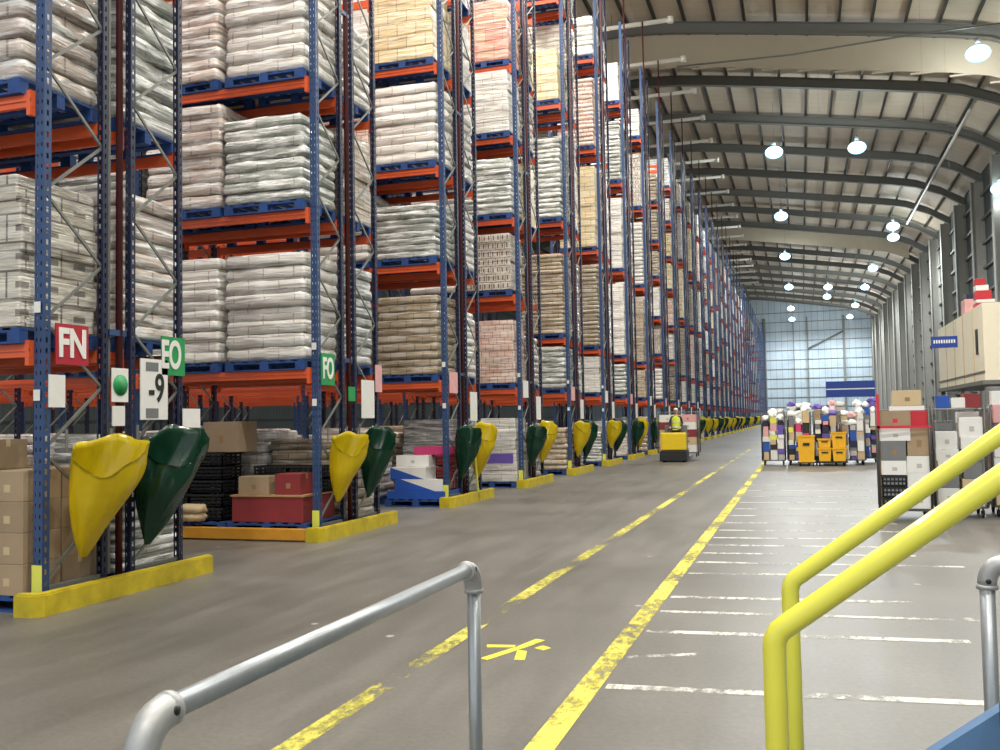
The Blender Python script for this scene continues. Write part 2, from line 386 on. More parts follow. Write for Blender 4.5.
for me in (um_h, um_s): me.materials.append(M['blue'])
for me in (um_hr, um_sr): me.materials.append(M['navy']); me.transform(Matrix.Diagonal((.68, .8, 1, 1)))  # rear posts: shade of the open channel side painted as darker blue
FD = .86      # frame depth in y
def brace_mesh():
    mb = MB(); z = .25; a, b = .06, FD-.06; i = 0
    mb.box((0, (a+b)/2, .2), (.035, b-a, .035))
    while z < UH-.7:
        y0, y1 = (a, b) if i % 2 == 0 else (b, a)
        p, q = Vector((0, y0, z)), Vector((0, y1, z+.58)); dv = q-p
        mb.box((p+q)/2, (.026, .02, dv.length), None, dv.to_track_quat('Z', 'X').to_matrix().to_4x4())
        z += .6; i += 1
    return mb.mesh('brace', M['galv'])
brm = brace_mesh()
def beam_mesh(L):
    mb = MB(); mb.b2((-L+.05, 0, -.125), (-.05, .045, 0), None, .004)
    mb.b2((-L+.052, -.012, -.07), (-.052, 0.0, -.045))
    for x in (-.052, -L+.052): mb.b2((x-.045 if x > -1 else x, -.012, -.2), (x if x > -1 else x+.045, .05, .03))
    return mb.mesh('beam', M['orange'])
bmm = beam_mesh(BAY)
tie = MB().box((0, 0, 0), (.04, .25, .06)).mesh('row_spacer', M['blue'])
riser = MB().tube((0, 0, 0), (0, 0, 20.3), .036, None, 10).mesh('sprinkler_riser', M['redpipe'])
condu = MB().b2((-.02, -.015, .2), (.02, .015, 17)).mesh('cable_trunking', M['galv'])
footm = MB().b2((-.055, -.006, 0.16), (.055, 0, .42)).mesh('yellow_label', M['label'])
tagm = MB().box((0, 0, 0), (.07, .006, .1)).mesh('location_tag', M['white'])
for k, yc in enumerate(rows):
    nb = 5 if k < 5 else (2 if k < 8 else 1)
    r = thing('pallet_rack', 'blue and orange back-to-back pallet rack, %s row down the aisle from the camera' % ORD[k], 'rack', (RX, yc, 0), 0, 'rows of pallet racking along the aisle')
    um, ur = (um_h, um_hr) if k < 5 else (um_s, um_sr)
    for b in range(nb+1):
        x = -.05-b*BAY
        for y, s in ((-1.03, 1), (-.17, -1), (.17, 1), (1.03, -1)):
            ob('upright', um if y < -.9 else ur, r, (x, y, 0), 0 if s > 0 else PI)
        ob('brace', brm, r, (x, -1.03, 0)); ob('brace', brm, r, (x, .17, 0))
    for lv in (2.6, 8.0, 13.5): ob('row_spacer', tie, r, (-.05, 0, lv))
    for b in range(nb):
        x = -.05-b*BAY
        for li, z in enumerate(levels(k)):
            if b > 1 and li > 2: continue
            if k > 24 and li > 1: 
                if (k+li) % 3: continue
            for y, s in ((-1.03, 1), (-.17, -1), (.17, 1), (1.03, -1)):
                o = ob('beam', bmm, r, (x if s > 0 else x-BAY, y-(.05 if s > 0 else -.05), z), 0 if s > 0 else PI)
    if k < 22:
        ob('sprinkler_riser', riser, r, (-.06, .05, 0))
        ob('cable_trunking', condu, r, (-.1, -.07, 0))
    if k < 6:
        ob('yellow_label', footm, r, (-.05, -1.034, 0))
        for z in (1.95, 2.75): ob('location_tag', tagm, r, (-.05, -1.05, z))

# ------------------------------------------------------------------ pallets and loads
def pallet_mesh(w=1.3, d=1.0):
    mb = MB()
    for i in range(7): mb.box((-w/2+.05+i*(w-.1)/6, 0, .134), (.105, d, .02))
    for y in (-d/2+.05, 0, d/2-.05):
        mb.box((0, y, .113), (w, .1, .022)); mb.box((0, y, .01), (w, .1, .02))
        for x in (-w/2+.07, 0, w/2-.07): mb.box((x, y, .061), (.14, .1, .082))
    return mb.mesh('pallet', None)
palm = pallet_mesh(); palm.materials.append(M['palblue'])
def load_mesh(h, layers, w=1.28, d=.99, bulge=.014, jit=.02, seed=0, loose=0, soft=.02, rad=.05):
    """stacked tiers under stretch film: square corners, slightly bulging tiers, dark recesses between them"""
    R_ = random.Random(seed); bm = bmesh.new(); rings = []; lh = h/layers
    def outline(ex, r, wr, z):
        W_, D_ = w/2+ex, d/2+ex; pts = []
        for cx, cy, a0 in ((W_-r, D_-r, 0), (-W_+r, D_-r, 90), (-W_+r, -D_+r, 180), (W_-r, -D_+r, 270)):
            for i in range(4):
                a = math.radians(a0+i*30); pts.append((cx+r*math.cos(a), cy+r*math.sin(a)))
            nx = pts[-1]
            ends = {0: (-W_+r, D_), 90: (-W_, -D_+r), 180: (W_-r, -D_), 270: (W_, D_-r)}[a0]
            for i in range(1, 7):
                t = i/7; o = wr*(math.sin(t*9+z*17+a0)*.5+R_.uniform(-1, 1))*.007
                x, y = nx[0]+(ends[0]-nx[0])*t, nx[1]+(ends[1]-nx[1])*t
                pts.append((x+(o if a0 in (90, 270) else 0), y+(o if a0 in (0, 180) else 0)))
        return pts
    def ring(z, ex, ox, oy, wr, r):
        return [bm.verts.new((x+ox, y+oy, z+R_.uniform(-1, 1)*wr*.005)) for x, y in outline(ex, r, wr, z)]
    for l in range(layers):
        ox, oy = R_.uniform(-jit, jit), R_.uniform(-jit, jit); e = R_.uniform(-.014, .01)
        for fz, ex in ((0.0, -soft), (.06, 0), (.35, bulge), (.7, bulge*.8), (.95, 0), (1.0, -soft)):
            rings.append(ring((l+fz)*lh+.001*fz, ex+e, ox, oy, .5+loose, rad))
    n = len(rings[0])
    for i, (a, b) in enumerate(zip(rings, rings[1:])):
        for k in range(n):
            f = bm.faces.new((a[k], a[(k+1) % n], b[(k+1) % n], b[k])); f.smooth = loose > .5
    bm.faces.new(rings[0]); bm.faces.new(rings[-1])
    bmesh.ops.recalc_face_normals(bm, faces=bm.faces[:])
    me = bpy.data.meshes.new('wrapped_load'); bm.to_mesh(me); bm.free(); me.materials.append(None)
    return me
LM = {}
for h in (1.05, 1.25, 1.4, 1.55, 2.4, 2.85):
    for i, (ly, bu, so) in enumerate(((6, .004, .01), (8, .02, .05), (10, .014, .035))):
        if h > 2: ly = ly*2
        LM[(h, i)] = load_mesh(h, ly, bulge=bu, soft=so, seed=int(h*100)+i, loose=(.1, 1.3, .7)[i], rad=(.025, .06, .04)[i])
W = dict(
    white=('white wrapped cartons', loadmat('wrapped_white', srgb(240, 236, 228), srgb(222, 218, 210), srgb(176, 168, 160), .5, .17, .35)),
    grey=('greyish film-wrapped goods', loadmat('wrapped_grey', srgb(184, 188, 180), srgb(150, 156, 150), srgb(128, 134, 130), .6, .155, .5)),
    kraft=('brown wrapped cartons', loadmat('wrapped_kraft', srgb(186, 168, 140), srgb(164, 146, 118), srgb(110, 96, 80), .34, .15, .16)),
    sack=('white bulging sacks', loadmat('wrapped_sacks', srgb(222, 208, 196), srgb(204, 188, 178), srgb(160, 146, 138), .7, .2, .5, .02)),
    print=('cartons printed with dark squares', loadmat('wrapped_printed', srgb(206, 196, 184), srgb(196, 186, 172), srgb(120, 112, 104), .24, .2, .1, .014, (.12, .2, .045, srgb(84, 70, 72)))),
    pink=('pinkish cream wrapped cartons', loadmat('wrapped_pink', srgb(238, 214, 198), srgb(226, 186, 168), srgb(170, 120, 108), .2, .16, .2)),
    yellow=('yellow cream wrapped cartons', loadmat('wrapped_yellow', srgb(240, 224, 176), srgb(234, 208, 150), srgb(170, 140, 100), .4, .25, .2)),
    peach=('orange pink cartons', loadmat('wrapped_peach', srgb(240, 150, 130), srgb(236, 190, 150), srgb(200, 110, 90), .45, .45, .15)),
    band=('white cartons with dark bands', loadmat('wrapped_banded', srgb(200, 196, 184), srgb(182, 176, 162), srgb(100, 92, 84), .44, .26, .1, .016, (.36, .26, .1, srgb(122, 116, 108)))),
)
usedlab = set()
def uniq(l):
    assert l not in usedlab, l
    usedlab.add(l); return l
nload = 0
def load(k, face, lv, pos, kind, h, var, z=None):
    """pos 0 = nearest the aisle"""
    global nload
    x = RX-.14-.665-pos*1.41 - (.2 if pos > 1 else 0)
    y = rows[k]+(-.62 if face == 0 else .62)
    where = ['nearest aisle', 'second in', 'third in', 'fourth in'][pos]
    lev = ORD[lv]+' beam level'
    o = thing('pallet_load', uniq('%s, %s, %s face of %s rack, %s' % (W[kind][0], lev, ['front', 'rear'][face], ORD[k], where)), 'pallet load',
              (x+rnd.uniform(-.02, .02), y+rnd.uniform(-.03, .01)*(1 if face == 0 else -1), levels(k)[lv]), rnd.uniform(-.012, .012), 'wrapped pallet loads on the racks')
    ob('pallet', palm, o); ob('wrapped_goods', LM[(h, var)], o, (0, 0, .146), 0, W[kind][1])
    nload += 1
# rows 1-4 as the photo shows them: (level, position) -> kind, height, mesh variant
look = {
    0: {(0, 0): ('band', 1.4, 0), (0, 1): ('band', 1.4, 0), (1, 0): ('sack', 1.55, 1), (1, 1): ('sack', 1.4, 1), (2, 0): ('white', 1.4, 1)},
    1: {(0, 0): ('white', 1.55, 1), (0, 1): ('white', 1.55, 2), (1, 0): ('grey', 1.25, 1), (1, 1): ('sack', 1.55, 1), (2, 0): ('white', 1.55, 1), (2, 1): ('sack', 1.4, 1),
        (0, 2): ('kraft', 1.4, 1), (1, 2): ('grey', 1.4, 2), (2, 2): ('white', 1.4, 1)},
    2: {(0, 0): ('kraft', 1.55, 2), (0, 1): ('kraft', 1.4, 1), (1, 0): ('grey', 1.05, 1), (1, 1): ('white', 1.4, 1), (2, 0): ('white', 1.55, 1), (2, 1): ('pink', 1.4, 0), (3, 0): ('yellow', 1.55, 0), (3, 1): ('white', 1.4, 0)},
    3: {(0, 0): ('pink', 1.55, 0), (0, 1): ('kraft', 1.4, 1), (1, 0): ('print', 1.4, 0), (1, 1): ('white', 1.4, 1), (2, 0): ('grey', 1.4, 2), (2, 1): ('white', 1.4, 1), (3, 0): ('white', 1.55, 0), (3, 1): ('pink', 1.55, 1), (4, 0): ('peach', 1.55, 0)},
    4: {(0, 0): ('grey', 1.25, 1), (1, 0): ('kraft', 2.4, 2), (2, 0): ('grey', 2.4, 1), (3, 0): ('yellow', 1.55, 0), (4, 0): ('white', 1.4, 1)},
    5: {(0, 0): ('white', 1.25, 0), (1, 0): ('kraft', 2.85, 2), (2, 0): ('yellow', 2.85, 0), (3, 0): ('pink', 2.4, 1), (4, 0): ('white', 1.4, 1)},
}
kinds = ['white', 'white', 'grey', 'kraft', 'kraft', 'pink', 'yellow', 'sack', 'white', 'grey', 'print']
def pickh(k, lv):
    L_ = levels(k); gap = (L_[lv+1] if lv+1 < len(L_) else L_[lv]+2.1)-L_[lv]
    return rnd.choice((2.4, 2.85, 2.85)) if gap > 3 else (1.25 if gap < 1.8 else rnd.choice((1.25, 1.4, 1.55)))
for k in range(17):
    L_ = look.get(k)
    if L_:
        for (lv, pos), (kd, h, v) in sorted(L_.items()): load(k, 0, lv, pos, kd, h, v)
    nlv = min([3, 3, 5, 5, 6, 7][min(k, 5)], len(levels(k)))
    for lv in range(nlv):
        if not L_ and rnd.random() < .95: load(k, 0, lv, 0, rnd.choice(kinds), pickh(k, lv), rnd.randrange(3))
        if rnd.random() < .93 or k < 3:
            kd = {0: ['sack', 'grey', 'white'], 1: ['grey', 'kraft', 'white']}.get(k, [None]*9)[lv] if k < 2 else rnd.choice(kinds)
            load(k, 1, lv, 0, kd, pickh(k, lv), rnd.randrange(3))
            if k < 4 : load(k, 1, lv, 1, rnd.choice(kinds), 1.4, rnd.randrange(3))
print('loads', nload)
# the remaining loads down the hall, too far to tell apart
def stuff_loads():
    out = {}
    for k in range(17, 33):
        for lv in range(len(levels(k))):
            for face in (0, 1):
                if rnd.random() > (.9 if k < 23 else .55 if lv < 3 else .16): continue
                kd = rnd.choice(kinds+['peach'])
                mb = out.setdefault('x', MB())
                h = pickh(k, lv); c = (RX-.76, rows[k]+(-.6 if face == 0 else .6), levels(k)[lv])
                mb.box((c[0], c[1], c[2]+.07), (1.2, 1.0, .14), M['palblue'])
                mb.box((c[0], c[1], c[2]+.146+h/2), (1.15, .98, h), W[kd][1], None, .05)
    tag(out['x'].build('pallet_loads'), 'many tiny wrapped pallet loads in the far racks down the hall', 'pallet loads', None, 'stuff')
stuff_loads()

# ------------------------------------------------------------------ row-end furniture
def end_guard_mesh():
    mb = MB(); t, h = .1, .2
    pts = [(-.1, -1.25), (.1, -1.25), (.17, -1.17), (.17, 1.32), (.08, 1.32), (.08, -1.12), (.06, -1.15), (-.1, -1.15)]
    mb.prism(pts, 0, h)
    es = [e for e in mb.bm.edges if abs(e.verts[0].co.z-h) < 1e-4 and abs(e.verts[1].co.z-h) < 1e-4]
    bmesh.ops.bevel(mb.bm, geom=es, offset=.015, segments=2, affect='EDGES')
    return mb.mesh('barrier', M['yguard'])
egm = end_guard_mesh()
plate = MB().box((0, 0, 0), (.012, .26, .12)).mesh('scuff_plate', M['yorange'])
srm = MB().b2((-5.2, -1.25, .02), (-.11, -1.15, .18), None, .01).mesh('side_rail', M['yorange'])
for k, yc in enumerate(rows):
    g = thing('end_barrier', uniq('low yellow kick barrier round the end of the %s rack' % ORD[k]), 'barrier', (RX, yc, 0), 0, 'yellow barriers round the rack ends')
    ob('barrier', egm, g)
    if k == 1: ob('side_rail', srm, g)

def bag_mesh(seed, W_=.95, H_=1.1, tip=-.25, peak=.2, sag=.26, dx=.62):
    """sack hung by its corners: open mouth, sagging front lip, tapering to a low corner. local y along aisle, x away from rack"""
    R_ = random.Random(seed); bm = bmesh.new(); n = 40; m = 16; rings = []
    ph = R_.uniform(0, 6)
    for j in range(m+1):
        t = j/m; tp = (1-t)**.66*(1+.1*math.sin(t*PI)) if t < 1 else 0
        tp = max(tp, .07)
        cy = tip*t**1.1; cx = dx*.5*(1-t*.55)
        row = []
        for i in range(n):
            a = 2*PI*i/n
            c, s = math.cos(a), math.sin(a)
            wr = 1+.035*math.sin(a*3+ph+t*3)+.03*math.sin(a*7+ph*2-t*4)+.03*math.sin(a*13+t*8+2*math.sin(t*5))
            y = cy+W_/2*tp*c*wr
            x = cx+dx*.5*tp*s*wr*(1+.25*math.sin(t*PI))
            z = -H_*t
            top = (1-t)**2.0; q = math.cos(a-2.43)      # lip facing down the aisle sags, the opposite side is pinned high
            z += top*(peak*max(0, -q)**1.3 - sag*max(0, q)**1.4 + .02*math.sin(a*5+ph))
            x += .015*math.sin(t*7+ph+c*2); y += .012*math.sin(t*9+ph)
            row.append(bm.verts.new((x, y, z)))
        rings.append(row)
    for a, b in zip(rings, rings[1:]):
        for k in range(n):
            f = bm.faces.new((a[k], a[(k+1) % n], b[(k+1) % n], b[k])); f.smooth = True
    bm.faces.new(rings[-1])
    bmesh.ops.solidify(bm, geom=bm.faces[:], thickness=.006)
    bmesh.ops.recalc_face_normals(bm, faces=bm.faces[:])
    for f in bm.faces: f.smooth = True
    me = bpy.data.meshes.new('sack_body'); bm.to_mesh(me); bm.free(); me.materials.append(None)
    return me
bags = [bag_mesh(s, tip=-.3 if s % 2 else -.22, W_=(.84, .82, .78, .86)[s], H_=(1.02, 1.05, .95, 1.0)[s], peak=(.1, .16, .08, .14)[s]) for s in range(4)]
strap = MB().box((0, 0, .06), (.012, .03, .22)).mesh('strap', M['galv'])
patch = MB().box((0, 0, 0), (.006, .24, .15)).mesh('white_sticker', M['white'])
for k, yc in enumerate(rows):
    order = ['yellow', 'green'] if k % 4 in (0, 1) else ['green', 'yellow']
    for i, (col, y) in enumerate(zip(order, (-.47, .56))):
        if k > 20 and (k+i) % 2: continue
        s = thing('waste_sack', uniq('%s plastic sack hanging open at the %s end of the %s rack' % (col, ['near', 'far'][i], ORD[k])), 'sack', (RX+.012, yc+y+rnd.uniform(-.05, .05), 1.46+rnd.uniform(-.06, .05)), 0, 'plastic waste sacks on the rack ends')
        sb = ob('sack_body', bags[(k*2+i) % 4 if k else i], s, (0, 0, 0), 0, M['ybag' if col == 'yellow' else 'gbag'])
        sb.scale = (.88, .94, 1) if k == 0 else (.75, .84 if col == 'yellow' else .7, .93+.1*rnd.random())
        ob('strap', strap, s, (.02, -.3, .0)); ob('strap', strap, s, (.02, .3, .0))

def text_mesh(txt, size, bold=.012):
    cu = bpy.data.curves.new('lettering', 'FONT'); cu.body = txt; cu.size = size; cu.extrude = .003; cu.offset = bold; cu.align_x = 'CENTER'; cu.align_y = 'CENTER'
    to = bpy.data.objects.new('tmp', cu); C.objects.link(to)
    dg = bpy.context.evaluated_depsgraph_get(); dg.update()
    me = bpy.data.meshes.new_from_object(to.evaluated_get(dg)); bpy.data.objects.remove(to)
    return me
def board(name, y0, y1, z0, z1, m, label, txt=None, tm=None, size=.3, sx=1.0, x=RX+.008, cat='sign', off=0):
    o = thing(name, uniq(label), cat, (x, (y0+y1)/2, (z0+z1)/2), 0, 'signs and boards on the rack ends')
    MB().box((0, 0, 0), (.012, y1-y0, z1-z0)).build('board', m, o)
    if txt:
        me = text_mesh(txt, size); me.materials.append(tm)
        t = ob('lettering', me, o, (.009, off, 0)); t.rotation_euler = (PI/2, 0, PI/2); t.scale = (sx, 1, 1)
    return o
board('aisle_sign', 7.08, 7.5, 2.24, 2.62, M['signred'], 'red sign with white letters FN on the first rack end', 'FN', M['white'], .37, .8)
board('notice_board', 7.0, 7.2, 1.84, 2.14, M['white'], 'blank white notice under the red FN sign')
o = board('aisle_sign', 8.6, 9.0, 2.2, 2.62, M['green'], 'green sign with white letters EO on the first rack end', 'EO', M['white'], .42, .62, off=-.04)
o = board('bay_number_board', 8.26, 8.7, 1.72, 2.36, M['white'], 'tall white board with a large dark 9 beside the green sack')
me = text_mesh('-9', .42, .006); me.materials.append(M['black']); t = ob('lettering', me, o, (.009, .03, 0)); t.rotation_euler = (PI/2, 0, PI/2); t.scale = (.75, 1, 1)
MB().box((.008, -.04, .24), (.004, .2, .09)).build('printed_block', M['grey'], o); MB().box((.008, -.04, -.25), (.004, .2, .1)).build('printed_block', M['grey'], o)
o = thing('safety_sign', uniq('small white card with a green disc, first rack end'), 'sign', (RX+.008, 7.95, 2.07), 0, 'signs and boards on the rack ends')
MB().box((0, 0, 0), (.01, .24, .34)).build('board', M['white'], o)
MB().tube((.006, 0, 0), (.012, 0, 0), .105, None, 24).build('green_disc', M['green'], o)
board('notice_board', 7.84, 8.02, 1.66, 1.86, M['white'], 'small white notice under the green disc')
board('notice_board', 8.97, 9.28, 1.5, 1.84, M['white'], 'white card hanging past the rear post of the first rack')
y = rows[1]
board('aisle_sign', y-.95, y-.55, 2.2, 2.66, M['green'], 'green sign with white letters FO on the second rack end', 'FO', M['white'], .42, .62)
board('notice_board', y+.35, y+.8, 1.72, 2.32, M['white'], 'tall white notice board on the second rack end')
board('safety_sign', y-.1, y+.12, 1.98, 2.2, M['green'], 'small square green sign in the middle of the second rack end')
board('notice_board', y+.86, y+1.1, 2.14, 2.58, M['pink'], 'narrow pink card on the rear post of the second rack')
for k in range(2, 12):
    y = rows[k]
    board('aisle_sign', y-.9, y-.45, 2.2, 2.62, M['pink' if k % 2 == 0 else 'white'], '%s sign card near the front post of the %s rack' % ('pink' if k % 2 == 0 else 'white', ORD[k]))
    board('notice_board', y+.3, y+.72, 1.65, 2.25, M['white'], 'white notice board on the rear half of the %s rack end' % ORD[k])

# ------------------------------------------------------------------ goods at floor level
seam = mat('packing_tape', srgb(150, 122, 84), .4)
_cart = {}
def carton(name, c, d, m, label, rz=0, tape=True, cat='box', group=None, tapem=None):
    """folding carton: body, tape and lid flaps; c = centre of its base"""
    key = tuple(round(v, 3) for v in d)
    o = thing(name, uniq(label), cat, c, rz, group)
    if key not in _cart:
        mb = MB(); mb.b2((-d[0]/2, -d[1]/2, 0), (d[0]/2, d[1]/2, d[2]), None, .006); me = mb.mesh('carton_body'); me.materials.append(None)
        mt = MB(); w = min(.05, d[1]*.15)
        mt.b2((-d[0]/2-.001, -w/2, d[2]-.001), (d[0]/2+.001, w/2, d[2]+.001)); mt.b2((-d[0]/2-.002, -w/2, d[2]*.75), (-d[0]/2, w/2, d[2])); mt.b2((d[0]/2, -w/2, d[2]*.75), (d[0]/2+.002, w/2, d[2]))
        mt.b2((-w/2, -d[1]/2-.002, d[2]*.3), (w*.9, -d[1]/2, d[2]*.55))
        me2 = mt.mesh('tape_and_label'); me2.materials.append(None)
        _cart[key] = (me, me2)
    ob('carton_body', _cart[key][0], o, (0, 0, 0), 0, m)
    if tape: ob('tape', _cart[key][1], o, (0, 0, 0), 0, tapem or (M['lgrey'] if m is M['white'] else seam))
    return o
def pallet(x, y, label, m='palblue', z=0.0, rz=0):
    o = ob('pallet', palm, None, (x, y, z), rz, M[m]); return tag(o, uniq(label), 'pallet', 'pallets on the floor under the racks')
# first rack, front: brown cartons on a blue pallet
pallet(-7.3, 7.38, 'blue pallet under brown cartons, floor level of the first rack')
for l in range(5):
    for ix in range(3):
        for iy in range(2):
            if l == 4 and (ix == 0 or iy == 1): continue
            carton('carton', (-6.9-ix*.4, 7.12+iy*.48, .147+l*.281), (.385, .46, .28), M['kraft'],
                   'brown carton, %s tier, %s from aisle, %s, under the first rack' % (['bottom', 'second', 'third', 'fourth', 'top'][l], ['first', 'second', 'third'][ix], ['front row', 'back row'][iy]), group='brown cartons under the first rack', tapem=M['tan'])
# first rack, rear: wrapped green-grey load on floor
pallet(-7.35, 8.62, 'blue pallet under the greenish wrapped load of the first rack')
o = ob('wrapped_load', LM[(1.05, 2)], None, (-7.35, 8.62, .147), 0, W['grey'][1]); tag(o, uniq('low greenish film-wrapped load on the floor behind the sacks, first rack'), 'wrapped load')
# second rack, front
y = rows[1]-.6
tag(MB().b2((-9.45, y-.5, 0), (-6.66, y-.38, .1)).b2((-9.45, y+.38, 0), (-6.66, y+.5, .1)).b2((-9.45, y-.5, .075), (-6.66, y+.5, .1)).build('timber_base', M['palwood']), uniq('low timber base under the two floor pallets of the second rack'), 'base')
pallet(-7.35, y, 'blue pallet carrying burgundy cases, floor of the second rack', z=.1)
pallet(-8.68, y, 'blue pallet carrying black crates, floor of the second rack', z=.1)
mb = MB()
carton('display_case', (-7.35, y, .247), (1.16, .95, .36), M['burg'], 'long low burgundy case on the blue pallet of the second rack', cat='case', tape=False)
tag(MB().b2((-7.95, y-.49, .61), (-6.75, y+.49, .635)).build('layer_board', M['palwood']), uniq('pale board lying on the burgundy case, second rack'), 'board')
carton('carton', (-7.62, y-.2, .636), (.5, .4, .26), M['kraft'], 'brown carton on the burgundy case, second rack')
carton('carton', (-7.06, y-.2, .636), (.4, .4, .3), M['burg'], 'burgundy carton on the burgundy case, second rack')
def crate(name, c, d, m, label, group=None, rz=0, wall=.018, ribs=3, contents=False):
    o = thing(name, uniq(label), 'crate', c, rz, group); w, e, h = d
    mb = MB(); mb.b2((-w/2, -e/2, 0), (w/2, e/2, .02))
    for z in [i*(h-.03)/ribs for i in range(ribs+1)]:
        for s in (-1, 1):
            mb.box((0, s*(e/2-wall/2), z+.015), (w, wall, .03)); mb.box((s*(w/2-wall/2), 0, z+.015), (wall, e, .03))
    for i in range(7):
        x = -w/2+.01+i*(w-.02)/6
        for s in (-1, 1): mb.box((x, s*(e/2-wall/2), h/2), (.02, wall, h))
    for i in range(5):
        yy = -e/2+.01+i*(e-.02)/4
        for s in (-1, 1): mb.box((s*(w/2-wall/2), yy, h/2), (wall, .02, h))
    mb.build('crate_body', m, o)
    if contents: MB().b2((-w/2+.03, -e/2+.03, .021), (w/2-.03, e/2-.03, h-.03)).build('contents', M['white'], o)
    MB().b2((-w/2-.008, -e/2-.008, h-.03), (w/2+.008, -e/2, h)).b2((-w/2-.008, e/2, h-.03), (w/2+.008, e/2+.008, h)).build('rim', m, o)
    return o
for l in range(5):
    for ix in range(2):
        crate('tray_crate', (-8.4-ix*.58, y-.18, .247+l*.2), (.56, .5, .19), M['black'], 'black slatted crate, %s of its stack, %s stack, second rack floor' % (['bottom', 'second', 'third', 'fourth', 'top'][l], ['right-hand', 'left-hand'][ix]), 'black crates under the second rack')
for l in range(2):
    for ix in range(2):
        crate('tray_crate', (-7.62+ix*.58, y+.26, .636+l*.2), (.56, .38, .19), M['black'], 'black crate behind the brown carton, %s, %s, second rack' % (['lower', 'upper'][l], ['left', 'right'][ix]), 'black crates behind the burgundy case')
carton('carton', (-8.2, y-.1, 1.25), (.6, .5, .45), M['kraft'], 'brown carton on top of the black crates, second rack')
carton('carton', (-8.85, y-.1, 1.25), (.5, .5, .4), M['white'], 'white carton on top of the black crates, second rack')
o = ob('goods_bag', load_mesh(.24, 2, .42, .3, .03, .01, 3, 2, .03, .1), None, (-8.62, rows[1]-1.06, .247), 0, M['tan']); tag(o, uniq('small cream paper bag on the pallet edge, second rack'), 'bag')
# rear of second rack
pallet(-7.35, rows[1]+.62, 'blue pallet at the rear floor of the second rack')
o = ob('wrapped_load', LM[(1.25, 1)], None, (-7.35, rows[1]+.62, .147), 0, W['kraft'][1]); tag(o, uniq('brown wrapped load on the rear floor pallet, second rack'), 'wrapped load')
# third rack: blue and white display boxes
y = rows[2]-.6
bw = newmat('blue_white_display'); mB, nt, b = bw
tc = N(nt, 'ShaderNodeTexCoord'); sp = N(nt, 'ShaderNodeSeparateXYZ'); nt.links.new(tc.outputs['Object'], sp.inputs[0])
a1 = N(nt, 'ShaderNodeMath', operation='MULTIPLY'); a1.inputs[1].default_value = .32; nt.links.new(sp.outputs[0], a1.inputs[0])
a2 = N(nt, 'ShaderNodeMath', operation='ADD'); nt.links.new(a1.outputs[0], a2.inputs[0]); nt.links.new(sp.outputs[2], a2.inputs[1])
a3 = N(nt, 'ShaderNodeMath', operation='LESS_THAN'); a3.inputs[1].default_value = .11; nt.links.new(a2.outputs[0], a3.inputs[0])
mx = N(nt, 'ShaderNodeMix', data_type='RGBA'); mx.inputs[6].default_value = srgb(226, 226, 222); mx.inputs[7].default_value = srgb(36, 84, 176); nt.links.new(a3.outputs[0], mx.inputs[0]); nt.links.new(mx.outputs[2], b.inputs['Base Color'])
pallet(-7.2, y, 'blue pallet under blue and white display boxes, third rack')
tag(MB().b2((-7.8, y-.5, .147), (-6.6, y+.5, .3)).build('display_tray', M['bluec']), uniq('wide blue tray under the blue and white boxes, third rack'), 'tray')
for l in range(2):
    carton('display_box', (-7.15-l*.22, y-.1, .301+l*.231), (1.0-l*.25, .7, .23), mB, '%s blue and white display box, floor of the third rack' % ['lower', 'upper'][l], cat='box', tape=False)
carton('carton', (-7.4, y+.1, .763), (.7, .5, .22), M['white'], 'white carton on the blue and white boxes, third rack')
carton('carton', (-7.05, y+.2, .99), (.75, .4, .16), M['mag'], 'magenta carton above the white carton, third rack', tape=False)
for l in range(3): crate('tray_crate', (-6.72, y-.05, .301+l*.24), (.2, .6, .22), M['burg'], '%s narrow dark red crate beside the post, third rack' % ['bottom', 'middle', 'top'][l])
# ground goods for the following racks: one or two pallets each
gk = ['white', 'grey', 'kraft', 'white', 'kraft', 'grey', 'sack', 'kraft', 'white', 'grey', 'pink', 'kraft', 'white', 'grey']
for k in range(2, 16):
    for face in (0, 1):
        if k == 2 and face == 0: continue
        yy = rows[k]+(-.62, .62)[face]; kd = gk[(k+face*3) % len(gk)]
        hh = (1.25, 1.05, 1.4, 1.55)[(k+face) % 4]
        pallet(-7.32, yy, 'blue pallet on the floor at the %s of the %s rack' % (['front', 'rear'][face], ORD[k]))
        o = ob('wrapped_load', LM[(hh, (k+face) % 3)], None, (-7.32, yy, .147), 0, W[kd][1])
        tag(o, uniq('%s on the floor pallet at the %s of the %s rack' % (W[kd][0], ['front', 'rear'][face], ORD[k])), 'wrapped load', 'floor-level loads under the racks')
for k in range(0, 5):      # deeper floor positions, glimpsed between and behind the front goods
    for face in (0, 1):
        for j, xx in enumerate((-8.75, -10.45, -11.85, -13.5)):
            if j == 0 and (k == 1 and face == 0 or k == 0): continue
            if j > 1 and k > 2: continue
            yy = rows[k]+(-.6, .62)[face]; kd = gk[(k*3+face*5+j*2) % len(gk)]; nm_ = ['second', 'third', 'fourth', 'fifth'][j]
            pallet(xx, yy, 'blue pallet, %s floor place from the aisle, %s of the %s rack' % (nm_, ['front', 'rear'][face], ORD[k]))
            o = ob('wrapped_load', LM[((1.05, 1.25, 1.4)[(k+j+face) % 3], (j+k) % 3)], None, (xx, yy, .147), 0, W[kd][1])
            tag(o, uniq('%s, %s floor place from the aisle, %s of the %s rack' % (W[kd][0], nm_, ['front', 'rear'][face], ORD[k])), 'wrapped load', 'floor-level loads under the racks')
tag(MB().b2((-7.6, rows[3]-1.14, .6), (-6.75, rows[3]-1.12, .84)).build('banner_card', M['purple']), uniq('purple card on the front of the fourth rack floor load'), 'card')
